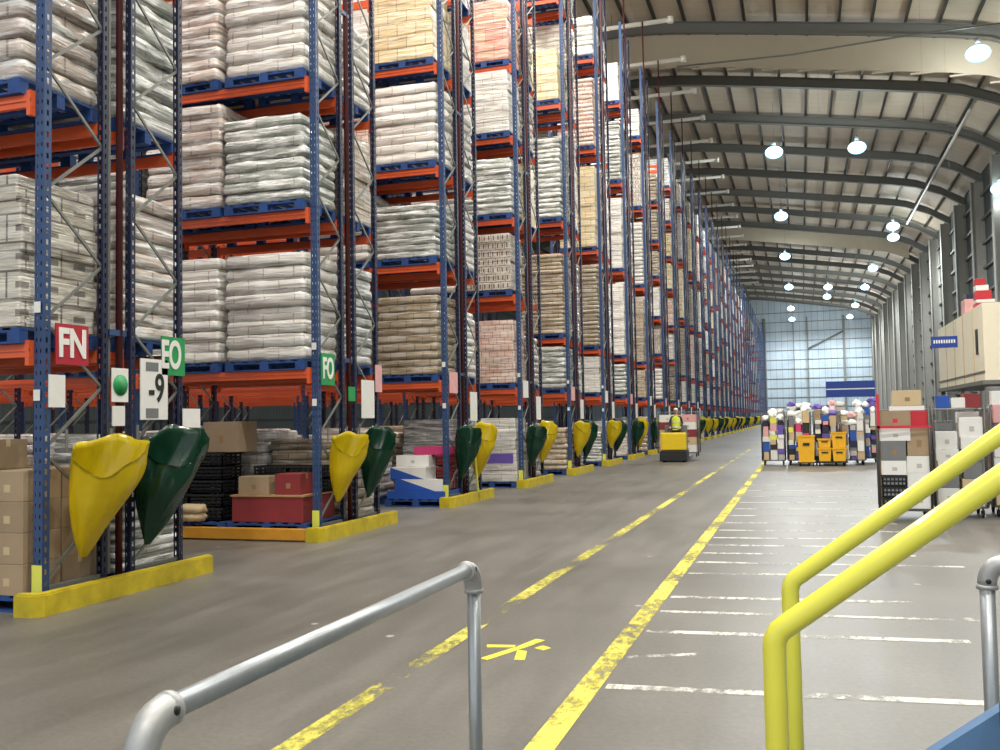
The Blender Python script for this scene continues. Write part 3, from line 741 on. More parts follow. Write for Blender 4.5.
tag(MB().box((0, 0, .55), (.02, .07, 1.1), None, Matrix.Rotation(.2, 4, 'X')).build('leaning_strip', M['label']), uniq('thin pale yellow strip leaning on the third rack end'), 'strip').location = (RX+.16, rows[2]+.2, .0)

# ------------------------------------------------------------------ floor markings
yl = paintmark('worn_yellow_paint', srgb(214, 204, 78), .47, 9); yl2 = paintmark('faded_yellow_paint', srgb(200, 192, 84), .49, 9); wl = paintmark('worn_white_paint', srgb(206, 206, 198), .475, 9)
def mark(name, pts, m, label, group=None, cat='floor marking', z=.003):
    mb = MB(); mb.prism(pts, .0005, z); return tag(mb.build(name, m), uniq(label), cat, group)
mark('floor_line', [(-1.38, 1.5), (-1.23, 1.5), (-1.23, 88), (-1.38, 88)], yl, 'long solid yellow floor line along the marked bays')
mark('floor_line', [(-2.62, 1.5), (-2.48, 1.5), (-2.43, 60), (-2.54, 60)], yl2, 'faded yellow floor line down the middle of the aisle')
ys = [5.85, 6.6, 7.42, 8.2, 8.88, 10.25, 11.05, 11.8, 12.55, 13.3, 14.2, 15.2, 16.3, 17.5, 18.8, 20.2, 21.8, 23.5]
xe = [.95, -.75, 1.1, 1.3, 1.0, .4, 1.6, 1.2, 1.4, .8, 1.5, 1.3, 1.2, 1.5, 1.4, 1.3, 1.4, 1.4]
for i, (yy, xx) in enumerate(zip(ys, xe)):
    w = .05 if i in (0, 2, 4) else .04
    mark('bay_line', [(-1.2, yy-w), (xx, yy-w+.18), (xx, yy+w+.18), (-1.2, yy+w)], wl, 'worn white bay line across the floor, %s from the camera' % ORD[i], 'white bay lines')
# faded arrow-like floor mark: strokes of one painted sign
mb = MB()
for pts in ([(-2.3, 6.25), (-2.2, 6.2), (-1.98, 6.78), (-2.08, 6.8)], [(-2.42, 6.85), (-2.38, 6.73), (-2.08, 6.8), (-2.1, 6.9)], [(-2.07, 6.82), (-1.98, 6.76), (-1.84, 7.2), (-1.96, 7.24)],
            [(-2.02, 6.7), (-1.9, 6.66), (-1.82, 6.3), (-1.93, 6.28)], [(-1.86, 6.82), (-1.74, 6.74), (-1.68, 6.86), (-1.8, 6.95)]):
    mb.prism([(-2.0+(a+2.02)*.66, 6.68+(b-6.8)*.66) for a, b in pts], .0005, .003)
tag(mb.build('floor_symbol', paintmark('symbol_paint', srgb(224, 212, 60), .4, 9)), uniq('faded yellow star-like symbol painted between the two yellow lines'), 'floor marking')

# ------------------------------------------------------------------ grey tube guard rails
def corner(mb, a, b, c, r, rr=.07, n=8):
    """pipe elbow at b from direction a to c"""
    a, b, c = Vector(a), Vector(b), Vector(c); p = b+(a-b).normalized()*rr; q = b+(c-b).normalized()*rr
    pts = [p.lerp(b, t).lerp(b.lerp(q, t), t) for t in [i/n for i in range(n+1)]]
    mb.sweep(pts, r, None, 16); return mb
g = thing('guard_rail', uniq('grey galvanised tube guard rail crossing the lower left floor'), 'railing', (-1.15, 1.455, 0))
ya, yb, zt = 0.0, 1.815, 1.12
MB().tube((0, .06, zt), (0, yb-.04, zt), .0242, None, 20).build('top_rail', M['tube'], g)
for yy in (ya, yb):
    MB().tube((0, yy, .0), (0, yy, zt-.05), .0242, None, 20).build('post', M['tube'], g)
    s = 1 if yy == ya else -1
    mb = MB(); corner(mb, (0, yy+s*.2, zt), (0, yy, zt), (0, yy, zt-.2), .033, .085)
    for p, q in (((0, yy+s*.07, zt), (0, yy+s*.085, zt)), ((0, yy, zt-.075), (0, yy, zt-.09))): mb.tube(p, q, .034, None, 20)
    e = mb.build('elbow_fitting', M['fit'], g)
    MB().tube((.024, yy+s*.062, zt+.004), (.0335, yy+s*.062, zt+.004), .009, None, 12).build('grub_screw', M['black'], e)
    MB().tube((0, yy, 0), (0, yy, .012), .05, None, 20).build('base_flange', M['fit'], g)
g = thing('guard_rail', uniq('grey tube guard rail post at the right edge beside the stair'), 'railing', (.6, 3.72, 0))
MB().tube((0, 0, 0), (0, 0, 1.07), .0255, None, 20).build('post', M['tube'], g)
mb = MB(); corner(mb, (.2, -.02, 1.12), (0, 0, 1.12), (0, 0, .9), .032, .075); mb.tube((0, 0, 1.03), (0, 0, 1.045), .036, None, 20)
e = mb.build('elbow_fitting', M['fit'], g); MB().tube((0, -.028, 1.06), (0, -.036, 1.06), .009, None, 12).build('grub_screw', M['black'], e)
MB().tube((.06, -.006, 1.12), (1.6, -.1, 1.12), .0255, None, 20).build('top_rail', M['tube'], g)
MB().tube((1.55, -.1, 0), (1.55, -.1, 1.11), .0255, None, 20).build('post', M['tube'], g)
MB().tube((0, 0, 0), (0, 0, .012), .05, None, 20).build('base_flange', M['fit'], g)

# ------------------------------------------------------------------ steel stair with yellow handrails (climbs towards +x)
st = thing('steel_stair', uniq('blue steel stair with two yellow tube handrails, lower right corner'), 'stair', (0, 0, 0))
SL = .745      # rise per metre
def strz(x): return .625+SL*(x+.05)      # top edge of the stringers
x0, x1 = -.84, 1.7
for yy in (1.86, 2.46):
    MB().prism([(x0, 0), (x0+.3, 0), (x1, strz(x1)-.26), (x1+.5, strz(x1)-.26), (x1+.5, strz(x1)), (x1, strz(x1)), (x0, max(0.02, strz(x0)))], yy-.02, yy+.03, ax=1).build('stringer', M['stairblue'], st)
for i in range(9):
    z = .12+i*.21; x = x0+.12+i*.282
    MB().b2((x, 1.89, z), (x+.26, 2.44, z+.03)).b2((x, 1.89, z-.03), (x+.02, 2.44, z+.03)).build('tread', M['tread'], st)
mb = MB(); mb.b2((x1, 1.88, strz(x1)-.16), (x1+.5, 2.47, strz(x1)-.1)).build('landing', M['tread'], st)
for xx in (x1+.45,):
    for yy in (1.88, 2.46): MB().b2((xx-.04, yy-.03, 0), (xx+.04, yy+.03, strz(x1)-.24)).build('landing_leg', M['stairblue'], st)
for (yy, xb, zb) in ((1.78, -.06, 1.26), (2.40, -.04, 1.25)):
    r = .0205
    hz = lambda x: zb+SL*(x-xb)
    mb = MB(); mb.sweep([(xb, yy, 0.0), (xb, yy, zb-.022), (xb+.002, yy, zb-.009), (xb+.01, yy, hz(xb+.009)), (xb+.026, yy, hz(xb+.026)), (x1+.3, yy, hz(x1+.3))], r, None, 24)
    mb.tube((x1+.3, yy, .9), (x1+.3, yy, hz(x1+.3)), r, None, 24)
    mb.build('handrail', M['yrail'], st)
    MB().tube((xb+.0, yy, hz(xb)-.45), (x1+.3, yy, hz(x1+.3)-.45), .012, None, 12).build('knee_rail', M['yrail'], st) if False else None
    MB().tube((xb, yy, .0), (xb, yy, .015), .055, None, 20).build('base_flange', M['yrail'], st)

# ------------------------------------------------------------------ roll cages
def cage_parts(w=.74, d=.84, h=1.7):
    P = {}
    mb = MB()
    for x in (-w/2, w/2):
        for y in (-d/2, d/2): mb.tube((x, y, .17), (x, y, h+.06), .019, None, 8)
    P['corner_frame'] = mb.b2((-w/2, -d/2, .15), (w/2, d/2, .18)).mesh('corner_frame', M['cageg'])
    def panel(p, q, n, zs):
        m_ = MB(); p = Vector(p); q = Vector(q)
        for i in range(1, n): c = p.lerp(q, i/n); m_.tube((c.x, c.y, .18), (c.x, c.y, h-.02), .0035, None, 5)
        for z in zs: m_.tube((p.x, p.y, z), (q.x, q.y, z), .006, None, 6)
        m_.tube((p.x, p.y, h), (q.x, q.y, h), .014, None, 8)
        return m_.mesh('mesh_panel', M['galv'])
    P['panels'] = [panel((-w/2, -d/2, 0), (-w/2, d/2, 0), 9, (.4, .7, 1.0, 1.35)), panel((w/2, -d/2, 0), (w/2, d/2, 0), 9, (.4, .7, 1.0, 1.35)), panel((-w/2, d/2, 0), (w/2, d/2, 0), 8, (.4, .7, 1.0, 1.35))]
    m_ = MB(); m_.tube((0, 0, .1), (0, 0, .15), .012, None, 8).tube((-.018, .02, .055), (.018, .02, .055), .055, None, 16).box((-.024, .02, .09), (.005, .03, .08)).box((.024, .02, .09), (.005, .03, .08))
    P['castor'] = m_.mesh('castor', M['rubber'])
    return P
CP = cage_parts()
def cage(x, y, rz, label, group, h=1.0):
    o = thing('roll_cage', uniq(label), 'roll cage', (x, y, 0), rz, group)
    ob('frame', CP['corner_frame'], o)
    for p in CP['panels']: ob('mesh_panel', p, o)
    for a in (-.3, .3):
        for b in (-.35, .35): ob('castor', CP['castor'], o, (a, b, 0))
    return o
tape_red = mat('red_tape', srgb(214, 44, 64), .4)
colname = {'lgrey': 'light grey', 'navy': 'dark blue', 'kraft': 'brown', 'tan': 'tan', 'white': 'white', 'burg': 'dark red', 'mag': 'magenta', 'purple': 'purple', 'bluec': 'blue', 'green': 'green', 'red': 'red', 'grey': 'grey', 'black': 'black', 'pink': 'pale pink', 'ytote': 'amber', 'label': 'pale yellow'}
def fill(x, y, rz, where, seed, pal, top=1.75, sizes=((.3, .26), (.22, .2), (.34, .3), (.24, .34))):
    """stack individual boxes inside a cage: columns of a 2 x 2 grid"""
    R_ = random.Random(seed); c, s = math.cos(rz), math.sin(rz)
    quad = {(0, 0): 'front left', (1, 0): 'front right', (0, 1): 'rear left', (1, 1): 'rear right'}
    for ix in (0, 1):
        for iy in (0, 1):
            z = .182; i = 0; tp = top+R_.uniform(-.2, .15)
            while z < tp and i < 9:
                hh = R_.choice((.14, .18, .22, .28, .32)); w = R_.uniform(.27, .335); d = R_.uniform(.3, .385)
                w, d, hh = round(w, 2), round(d, 2), hh
                kd = R_.choice(pal); lx, ly = -.18+ix*.36, -.205+iy*.41
                carton('goods_box', (x+lx*c-ly*s, y+lx*s+ly*c, z), (w, d, hh), M[kd], '%s box, %s up in the %s stack of %s' % (colname[kd], ORD[i], quad[(ix, iy)], where), rz+R_.uniform(-.03, .03), tape=kd in ('kraft', 'tan', 'white'), group='goods in '+where)
                z += hh+.002; i += 1
def fill_fine(x, y, where, seed, pal, top):
    R_ = random.Random(seed); pos = ['left', 'middle', 'right']
    for iy in (0, 1):
        for ix in (0, 1, 2):
            z = .182; i = 0; tp = top+R_.uniform(-.25, .12)
            while z < tp and i < 12:
                hh = R_.choice((.12, .16, .16, .2, .26, .34)); w = R_.choice((.16, .2, .22)); d = R_.choice((.3, .36)); kd = R_.choice(pal)
                if iy and hh < .2: hh = .3
                rz = R_.uniform(-.09, .09)
                carton('goods_box', (x-.235+ix*.235, y-.2+iy*.41, z), (w, d, hh), M[kd], '%s box, %s up in %s %s stack of %s' % (colname[kd], ORD[i], ['front', 'rear'][iy], pos[ix], where), rz, tape=kd == 'kraft', group='goods in '+where)
                z += hh+.002; i += 1
            o = ob('goods_bag', BAGS[(seed+ix+iy) % 3], None, (x-.235+ix*.235, y-.2+iy*.41, z), R_.uniform(0, 3), M[R_.choice(['white', 'white', 'white', 'pink', 'lgrey', 'purple'])])
            tag(o, uniq('crumpled plastic bag on the %s %s stack of %s' % (['front', 'rear'][iy], pos[ix], where)), 'bag', 'goods in '+where)
def crumple(seed):
    R_ = random.Random(seed); bm = bmesh.new(); bmesh.ops.create_icosphere(bm, subdivisions=3, radius=1)
    ds = [(Vector((R_.uniform(-1, 1), R_.uniform(-1, 1), R_.uniform(-1, 1))).normalized(), R_.uniform(3, 7), R_.uniform(0, 6)) for _ in range(7)]
    for v in bm.verts:
        n = v.co.normalized(); f_ = 1+sum(.05*math.sin(n.dot(d)*k_+p_) for d, k_, p_ in ds)
        v.co = Vector((n.x*.13*f_, n.y*.17*f_, max(n.z, -.55)*.11*f_+.062))
    m0 = min(v.co.z for v in bm.verts)
    for v in bm.verts: v.co.z -= m0
    me = bpy.data.meshes.new('goods_bag'); bm.to_mesh(me); bm.free(); me.materials.append(None); return me
BAGS = [crumple(i) for i in range(3)]
# right-hand cages near the camera
rzc = -.06
cage(1.50, 16.25, rzc, 'roll cage of mixed cartons with red tape, left of the two nearest', 'nearest roll cages')
cage(2.36, 16.8, rzc, 'roll cage packed with white cartons behind the yellow handrails', 'nearest roll cages')
cage(3.22, 17.0, rzc, 'roll cage at the right edge behind the yellow handrail', 'nearest roll cages')
G = 'goods in the left near cage'
def cb(dx, dy, z, d, m, lab, **k): carton('carton', (1.50+dx, 16.25+dy, z), d, M[m], lab, rzc, group=G, **k)
for l in range(3): crate('tray_crate', (1.34, 16.05, .185+l*.17), (.36, .38, .16), M['black'], '%s black slatted crate in the left near cage' % ['bottom', 'middle', 'top'][l], G, rzc, ribs=2, contents=True)
cb(.19, -.2, .185, (.33, .38, .3), 'white', 'white carton beside the black crates in the left near cage')
cb(.19, -.2, .487, (.33, .38, .24), 'white', 'second white carton up on the right, left near cage')
cb(-.16, -.2, .7, (.36, .38, .22), 'white', 'white carton resting on the black crates, left near cage')
cb(-.16, -.2, .922, (.36, .38, .3), 'grey', 'grey carton in the middle left of the left near cage')
cb(.19, -.2, .729, (.33, .38, .26), 'white', 'third white carton up on the right, left near cage')
cb(.2, -.2, .991, (.32, .38, .45), 'kraft', 'tall brown carton at mid height right, left near cage')
cb(-.13, -.2, 1.224, (.44, .38, .2), 'white', 'flat white carton under the red-taped carton, left near cage')
cb(-.13, -.2, 1.426, (.46, .38, .26), 'kraft', 'brown carton bound with red tape, left near cage', tapem=tape_red)
cb(.22, -.2, 1.443, (.26, .38, .24), 'red', 'red box beside the red-taped carton, left near cage', tape=False)
cb(.06, -.16, 1.69, (.5, .36, .07), 'white', 'flat white tray under the tan carton, left near cage', tape=False)
cb(.06, -.16, 1.762, (.42, .36, .24), 'tan', 'tan carton on the very top of the left near cage')
for i in range(5): cb(-.18, .2, .185+i*.3, (.34, .36, .298), 'kraft', 'brown carton at the back left of the left near cage, %s up' % ORD[i])
for i in range(5): cb(.18, .2, .185+i*.3, (.34, .36, .298), 'kraft', 'brown carton at the back right of the left near cage, %s up' % ORD[i])
tag(MB().b2((1.1, 15.79, 1.4), (1.14, 15.81, 1.95)).b2((1.1, 15.79, 1.42), (1.88, 15.80, 1.46)).build('red_strap', tape_red), uniq('red strap round the top of the left near cage'), 'strap')
fill(2.36, 16.8, rzc, 'the middle near cage', 21, ['white', 'white', 'white', 'white', 'grey', 'tan'], 1.45)
for i, (kd, dx, dz, sz) in enumerate((('bluec', -.22, 1.72, (.2, .2, .2)), ('white', 0, 1.72, (.2, .24, .16)), ('burg', .2, 1.72, (.24, .24, .22)), ('green', -.1, 1.72, (.08, .1, .14)))):
    if i < 3: carton('goods_box', (2.36+dx, 16.6, dz), sz, M[kd], '%s box on top of the middle near cage' % colname[kd], rzc, tape=False)
fill(3.22, 17.0, rzc, 'the right-edge cage', 22, ['white', 'white', 'grey', 'tan', 'pink'], 1.7)
# far group in the aisle
mixed = ['white', 'white', 'lgrey', 'grey', 'bluec', 'purple', 'pink', 'black', 'white', 'tan', 'navy', 'lgrey', 'kraft', 'white', 'mag', 'label', 'white', 'lgrey']
fx = [-.93, -.12, .72, 1.55]
for i, xx in enumerate(fx):
    nm = ['left-hand', 'second', 'third', 'right-hand'][i]
    cage(xx, 33.2, 0, '%s roll cage of the far group standing in the aisle' % nm, 'far group of roll cages')
    fill_fine(xx, 33.2, 'the %s far cage' % nm, 40+i, mixed, [1.5, 1.4, 1.5, 1.4][i])
for xx in (-.2, .9, 1.95):
    i = (-.2, .9, 1.95).index(xx)
    cage(xx+.1, 34.6, 0, 'roll cage in the second line of the far group, %s' % ['left', 'middle', 'right'][i], 'far group of roll cages')
    fill_fine(xx+.1, 34.6, 'the %s second-line far cage' % ['left', 'middle', 'right'][i], 50+i, mixed, 1.7)
def tote(x, y, z, w, d, h, label, m='ytote'):
    o = thing('yellow_tote', uniq(label), 'tote', (x, y, z), 0, 'yellow totes in front of the far cages')
    MB().prism([(-w/2+.03, 0), (w/2-.03, 0), (w/2, h), (-w/2, h)], -d/2, d/2, ax=1).build('tote_body', M[m], o)
    MB().b2((-w/2-.02, -d/2-.02, h-.05), (w/2+.02, d/2+.02, h)).build('rim', M['ytote'], o)
    MB().b2((-.1, -d/2-.03, h*.62), (.1, -d/2, h*.72)).build('handle', M['black'], o)
    return o
tote(.1, 32.45, .13, .52, .5, .86, 'tall orange-yellow tote in front of the far cages')
tote(.66, 32.5, .16, .4, .5, .42, 'lower left yellow tote of the right-hand pair')
tote(1.1, 32.5, .16, .42, .5, .42, 'lower right yellow tote of the right-hand pair')
tote(.66, 32.5, .585, .4, .45, .3, 'upper left yellow tote of the right-hand pair')
tote(1.1, 32.5, .585, .44, .45, .5, 'upper right tall yellow tote of the right-hand pair')
for xx, n in ((.1, 'tall tote'), (.88, 'stacked totes')):
    o = thing('dolly', uniq('low black wheeled dolly under the %s' % n), 'dolly', (xx, 32.5, 0)); wd = .28 if xx < .5 else .46
    MB().b2((-wd, -.28, .1), (wd, .28, .128 if xx < .5 else .158)).build('deck', M['black'], o)
    for a in (-1, 1):
        for b in (-.2, .2): MB().tube((a*(wd-.08)-.02, b, .05), (a*(wd-.08)+.02, b, .05), .05, None, 14).build('wheel', M['rubber'], o)

# ------------------------------------------------------------------ order-picking truck and driver
t = thing('order_picker_truck', uniq('low yellow electric order-picking truck driving down the aisle'), 'truck', (-4.55, 35.6, 0))
MB().b2((-.48, -.3, .06), (.48, .55, .42), None, .03).b2((-.5, -.36, .05), (.5, -.28, .3), None, .01).build('chassis', M['black'], t)
MB().b2((-.46, -.32, .44), (.46, .1, 1.08), None, .05).build('battery_cover', M['yellow'], t)
MB().b2((-.4, .12, .3), (.4, .62, .36)).build('platform', M['rubber'], t)
MB().b2((-.42, .62, .3), (.42, .68, 1.35), None, .02).build('backrest', M['grey'], t)
for s in (-.28, .28): MB().b2((s-.09, .68, .06), (s+.09, 2.9, .14)).build('fork', M['grey'], t)
for s in (-.36, .36): MB().tube((s-.05, -.1, .11), (s+.05, -.1, .11), .11, None, 16).build('wheel', M['rubber'], t)
mb = MB(); mb.sweep([(-.22, .05, 1.05), (-.22, .0, 1.2), (0, -.02, 1.24), (.22, 0, 1.2), (.22, .05, 1.05)], .018, None, 10); mb.build('steering_handle', M['black'], t)
for i, x in enumerate((-.34, .42)):
    o = cage(-4.55+x, 36.75+i*.0, 0, 'roll cage riding on the truck forks, %s' % ['left', 'right'][i], 'cages on the truck forks')
    o.location.z = .141
    for j in range(5):
        carton('goods_box', (-4.55+x, 36.75, .325+j*.285), (.6, .7, .28), M[['pink', 'white', 'tan', 'burg', 'white'][(j+i) % 5]], '%s box in the %s cage on the truck, %s up' % (colname[['pink', 'white', 'tan', 'burg', 'white'][(j+i) % 5]], ['left', 'right'][i], ORD[j]))
def skin_person(name, loc):
    root = thing(name, uniq('person in yellow hi-vis vest and white cap riding the yellow truck'), 'person', loc)
    J = [((0, 0, .95), .15), ((0, .01, 1.12), .145), ((0, .01, 1.32), .165), ((0, 0, 1.46), .09), ((0, -.01, 1.54), .055), ((0, -.03, 1.60), .06)]
    E_ = [(0, 1), (1, 2), (2, 3), (3, 4), (4, 5)]
    def chain(root_i, pts):
        p = root_i
        for q in pts:
            J.append(q); E_.append((p, len(J)-1)); p = len(J)-1
        return p
    for s in (-1, 1):
        chain(0, [((s*.1, 0, .88), .1), ((s*.11, -.02, .5), .065), ((s*.115, .01, .1), .045), ((s*.12, -.12, .04), .04)])
        h = chain(3, [((s*.17, 0, 1.42), .07), ((s*.25, -.05, 1.18), .045), ((s*.2, -.26, 1.02), .034), ((s*.19, -.33, 1.0), .032)])
        for i, (dx, dz, l) in enumerate(((-.03, .01, .07), (-.01, .012, .085), (.01, .01, .08), (.03, 0, .062))):
            chain(h, [((s*.19+dx, -.37, 1.0+dz), .011), ((s*.19+dx, -.37-l*.6, .985+dz), .009), ((s*.19+dx, -.36-l*.5, .955+dz), .008)])
        chain(h, [((s*.15, -.35, .985), .011), ((s*.135, -.38, .98), .009)])
    me = bpy.data.meshes.new('body'); me.from_pydata([j[0] for j in J], E_, []); o = ob('body', me, root); o.modifiers.new('Skin', 'SKIN')
    for i, j in enumerate(J): me.skin_vertices[0].data[i].radius = (j[1], j[1]*.8 if i < 4 else j[1])
    me.skin_vertices[0].data[0].use_root = True
    sm = o.modifiers.new('Sub', 'SUBSURF'); sm.levels = sm.render_levels = 2
    dg = bpy.context.evaluated_depsgraph_get(); dg.update(); m2 = bpy.data.meshes.new_from_object(o.evaluated_get(dg)); o.modifiers.clear(); o.data = m2
    m2.materials.clear()
    for m_ in (M['skin'], M['trouser'], M['black']): m2.materials.append(m_)
    for p in m2.polygons:
        p.use_smooth = True; z = p.center.z; ax = abs(p.center.x)
        p.material_index = 2 if z < .1 else 1 if z < .98 and p.center.y > -.2 else (1 if z < 1.47 and p.center.y > -.28 else 0)
    mb = MB(); mb.ball((0, -.035, 1.685), .098, M['skin'], (.82, .98, 1.18)).ball((0, -.135, 1.675), .016, M['skin'], (.8, 1.2, 1.5))
    for s in (-1, 1): mb.ball((s*.08, -.03, 1.68), .022, M['skin'], (.5, .9, 1.4)); mb.ball((s*.032, -.122, 1.70), .01, M['black'])
    mb.box((0, -.124, 1.635), (.045, .01, .01), M['burg']); mb.build('head', None, root)
    MB().ball((0, -.02, 1.70), .104, None, (.86, 1.0, .95)).build('hair', M['kraft'], root).location = (0, .012, 0)
    mb = MB(); mb.ball((0, -.03, 1.745), .1, None, (.88, 1.03, .7)).ball((0, -.14, 1.75), .06, None, (1, 1, .15)); mb.build('cap', M['white'], root)
    mb = MB(); bm = mb.bm
    rg = []
    for z, a, b in ((.9, .175, .145), (1.05, .172, .14), (1.2, .185, .145), (1.36, .19, .14), (1.45, .15, .11), (1.5, .085, .075)):
        rg.append([bm.verts.new((a*math.cos(q*PI/12), b*math.sin(q*PI/12)+.005, z)) for q in range(24)])
    for a, b in zip(rg, rg[1:]):
        for q in range(24): f = bm.faces.new((a[q], a[(q+1) % 24], b[(q+1) % 24], b[q])); f.smooth = True
    v = mb.build('hi_vis_vest', M['hivis'], root)
    for z, a, b in ((1.02, .176, .146), (1.22, .189, .149)):
        mb = MB(); bm = mb.bm; r1 = [bm.verts.new((a*math.cos(q*PI/12), b*math.sin(q*PI/12)+.005, z)) for q in range(24)]; r2 = [bm.verts.new((a*math.cos(q*PI/12), b*math.sin(q*PI/12)+.005, z+.05)) for q in range(24)]
        for q in range(24): bm.faces.new((r1[q], r1[(q+1) % 24], r2[(q+1) % 24], r2[q]))
        mb.build('reflective_band', M['whitepipe'], v)
    return root
p = skin_person('person', (-4.5, 35.95, .362)); p.scale = (.95, .95, .9)

# ------------------------------------------------------------------ raised cream cabin on the right and the hanging signs
cbn = thing('raised_cabin', uniq('cream panelled cabin raised on posts at the right side'), 'cabin', (0, 0, 0))
mb = MB(); mb.b2((7.5, 44.9, 3.0), (14.0, 58.8, 6.32)); mb.build('cabin_shell', M['cream'], cbn)
MB().b2((7.4, 44.8, 2.82), (14.1, 58.9, 3.0)).build('floor_deck', M['rafter'], cbn)
for yy in (47.3, 50.1, 52.9, 55.7): MB().b2((7.47, yy, 3.02), (7.5, yy+.06, 6.3)).build('panel_joint', M['tan'], cbn)
MB().b2((7.46, 46.2, 4.2), (7.5, 46.65, 5.3)).build('window', M['black'], cbn)
for yy in (45.1, 51.8, 58.5):
    for xx in (7.6, 13.8): MB().b2((xx-.09, yy-.09, 0), (xx+.09, yy+.09, 2.82)).build('post', M['galv'], cbn)
MB().b2((7.45, 44.85, 3.35), (7.5, 58.8, 3.41)).build('skirting_rail', M['rafter'], cbn)
tag(MB().b2((8.0, 52.6, 6.321), (8.9, 53.8, 7.35), None, .05).build('wrapped_box', M['pink']), uniq('pale pink wrapped box standing on the cream cabin roof'), 'box')
tag(MB().b2((8.1, 52.7, 7.352), (8.8, 53.6, 7.62), None, .03).build('lid_box', M['navy']), uniq('dark blue box on the pale pink box on the cabin roof'), 'box')
for i, (kd, z0, z1) in enumerate((('red', 6.321, 6.6), ('white', 6.602, 6.75), ('red', 6.752, 7.15), ('white', 7.152, 7.4), ('red', 7.402, 7.7))):
    tag(MB().b2((7.7, 47.5, z0), (8.6-.12*i, 48.4-.08*i, z1), None, .03).build('roof_box', M[kd]), uniq('%s box, %s up in the red and white stack on the cabin roof' % (kd, ORD[i])), 'box', 'red and white boxes on the cabin roof')
def hsign(x0, x1, y, z0, z1, label, n, top):
    o = thing('hanging_sign', uniq(label), 'sign', ((x0+x1)/2, y, z0)); w = x1-x0; h = z1-z0
    MB().box((0, 0, h/2), (w, .04, h)).build('board', M['signblue'], o)
    mb = MB()
    if n == 2:
        mb.box((0, -.024, h*.5), (w*.98, .006, h*.07))
    else:
        for i in range(9): mb.box((-w*.38+i*w*.095, -.024, h*.55), (w*.06, .006, h*.3))
    mb.build('white_marks', M['white'], o)
    for s in (-.45, .45): MB().tube((s*w, 0, h), (s*w, 0, top-z0), .004, None, 6).build('hanger', M['galv'], o)
hsign(1.4, 4.15, 60, 2.68, 3.62, 'wide blue sign hanging over the aisle before the far wall', 2, 24.2)
hsign(5.45, 6.5, 45, 4.45, 4.95, 'small blue sign with white lettering hanging by the cream cabin', 1, 23.4)

# ------------------------------------------------------------------ sprinkler pipes over the racks, conduits
for k in range(5, 26):
    o = thing('sprinkler_pipe', uniq('white sprinkler pipe reaching out above the %s rack' % ORD[k]), 'pipe', (0, rows[k]+.3, 20.3), 0, 'white pipes above the racks')
    MB().tube((-16, 0, 0), (-5.3, 0, 0), .11, None, 10).build('pipe', M['whitepipe'], o)
    MB().tube((-5.32, 0, -.14), (-5.32, 0, .14), .15, None, 10).build('end_cap', M['whitepipe'], o)
    MB().tube((-10, 0, 0), (-10, 0, zr(-10)-20.3+.3), .015, None, 6).build('hanger', M['galv'], o)
o = thing('conduit', uniq('thin grey conduit crossing under the roof above the nearest curtain'), 'pipe', (0, 52, 20.9)); MB().sweep([(-6, 0, 0), (0, 0, -.15), (6, 0, .1), (14.4, 0, .1)], .05, None, 8).build('pipe', M['galv'], o)
tag(MB().tube((10.8, 66, 20.9), (10.8, 104, 20.9), .11, None, 8).build('eaves_pipe', M['whitepipe']), uniq('pale pipe running along under the right eaves'), 'pipe')

# ------------------------------------------------------------------ high-bay lamps
em = bpy.data.materials.new('lamp_glass_and_halo'); em.use_nodes = True; nt = em.node_tree; nt.nodes.clear()
e = nt.nodes.new('ShaderNodeEmission'); e.inputs[1].default_value = 1
lw = nt.nodes.new('ShaderNodeLayerWeight'); lw.inputs[0].default_value = .5; cr = nt.nodes.new('ShaderNodeValToRGB'); cr.color_ramp.elements[0].position = .25; cr.color_ramp.elements[0].color = (1, 1, 1, 1); cr.color_ramp.elements[1].position = .8; cr.color_ramp.elements[1].color = (.035, .11, .16, 1)  # dim cyan rim paints the lamp's bluish halo into the glass
vm = nt.nodes.new('ShaderNodeVectorMath'); vm.operation = 'MULTIPLY'; vm.inputs[1].default_value = (7, 9.5, 10)
nt.links.new(lw.outputs['Facing'], cr.inputs[0]); nt.links.new(cr.outputs[0], vm.inputs[0]); nt.links.new(vm.outputs[0], e.inputs[0])
out = nt.nodes.new('ShaderNodeOutputMaterial'); nt.links.new(e.outputs[0], out.inputs[0])
mb = MB(); prof = [(.12, .5), (.16, .3), (.3, .1), (.42, 0)]
rg = [[mb.bm.verts.new((r*math.cos(q*PI/10), r*math.sin(q*PI/10), z)) for q in range(20)] for r, z in prof]
for a, b in zip(rg, rg[1:]):
    for q in range(20): f_ = mb.bm.faces.new((a[q], a[(q+1) % 20], b[(q+1) % 20], b[q])); f_.smooth = True
mb.tube((0, 0, .5), (0, 0, .8), .14, None, 14)
lamp_h = mb.mesh('housing', M['reflector'])
lamp_g = MB().ball((0, 0, -.02), .44, None, (1, 1, .75)).mesh('glass_with_halo', em)
lamp_g.transform(Matrix.Diagonal((1.45, 1.45, 1.35, 1)))  # globe enlarged to stand in for the glow around the lamp
rod = MB().tube((0, 0, .8), (0, 0, 3.0), .012, None, 6).mesh('suspension_rod', M['galv'])
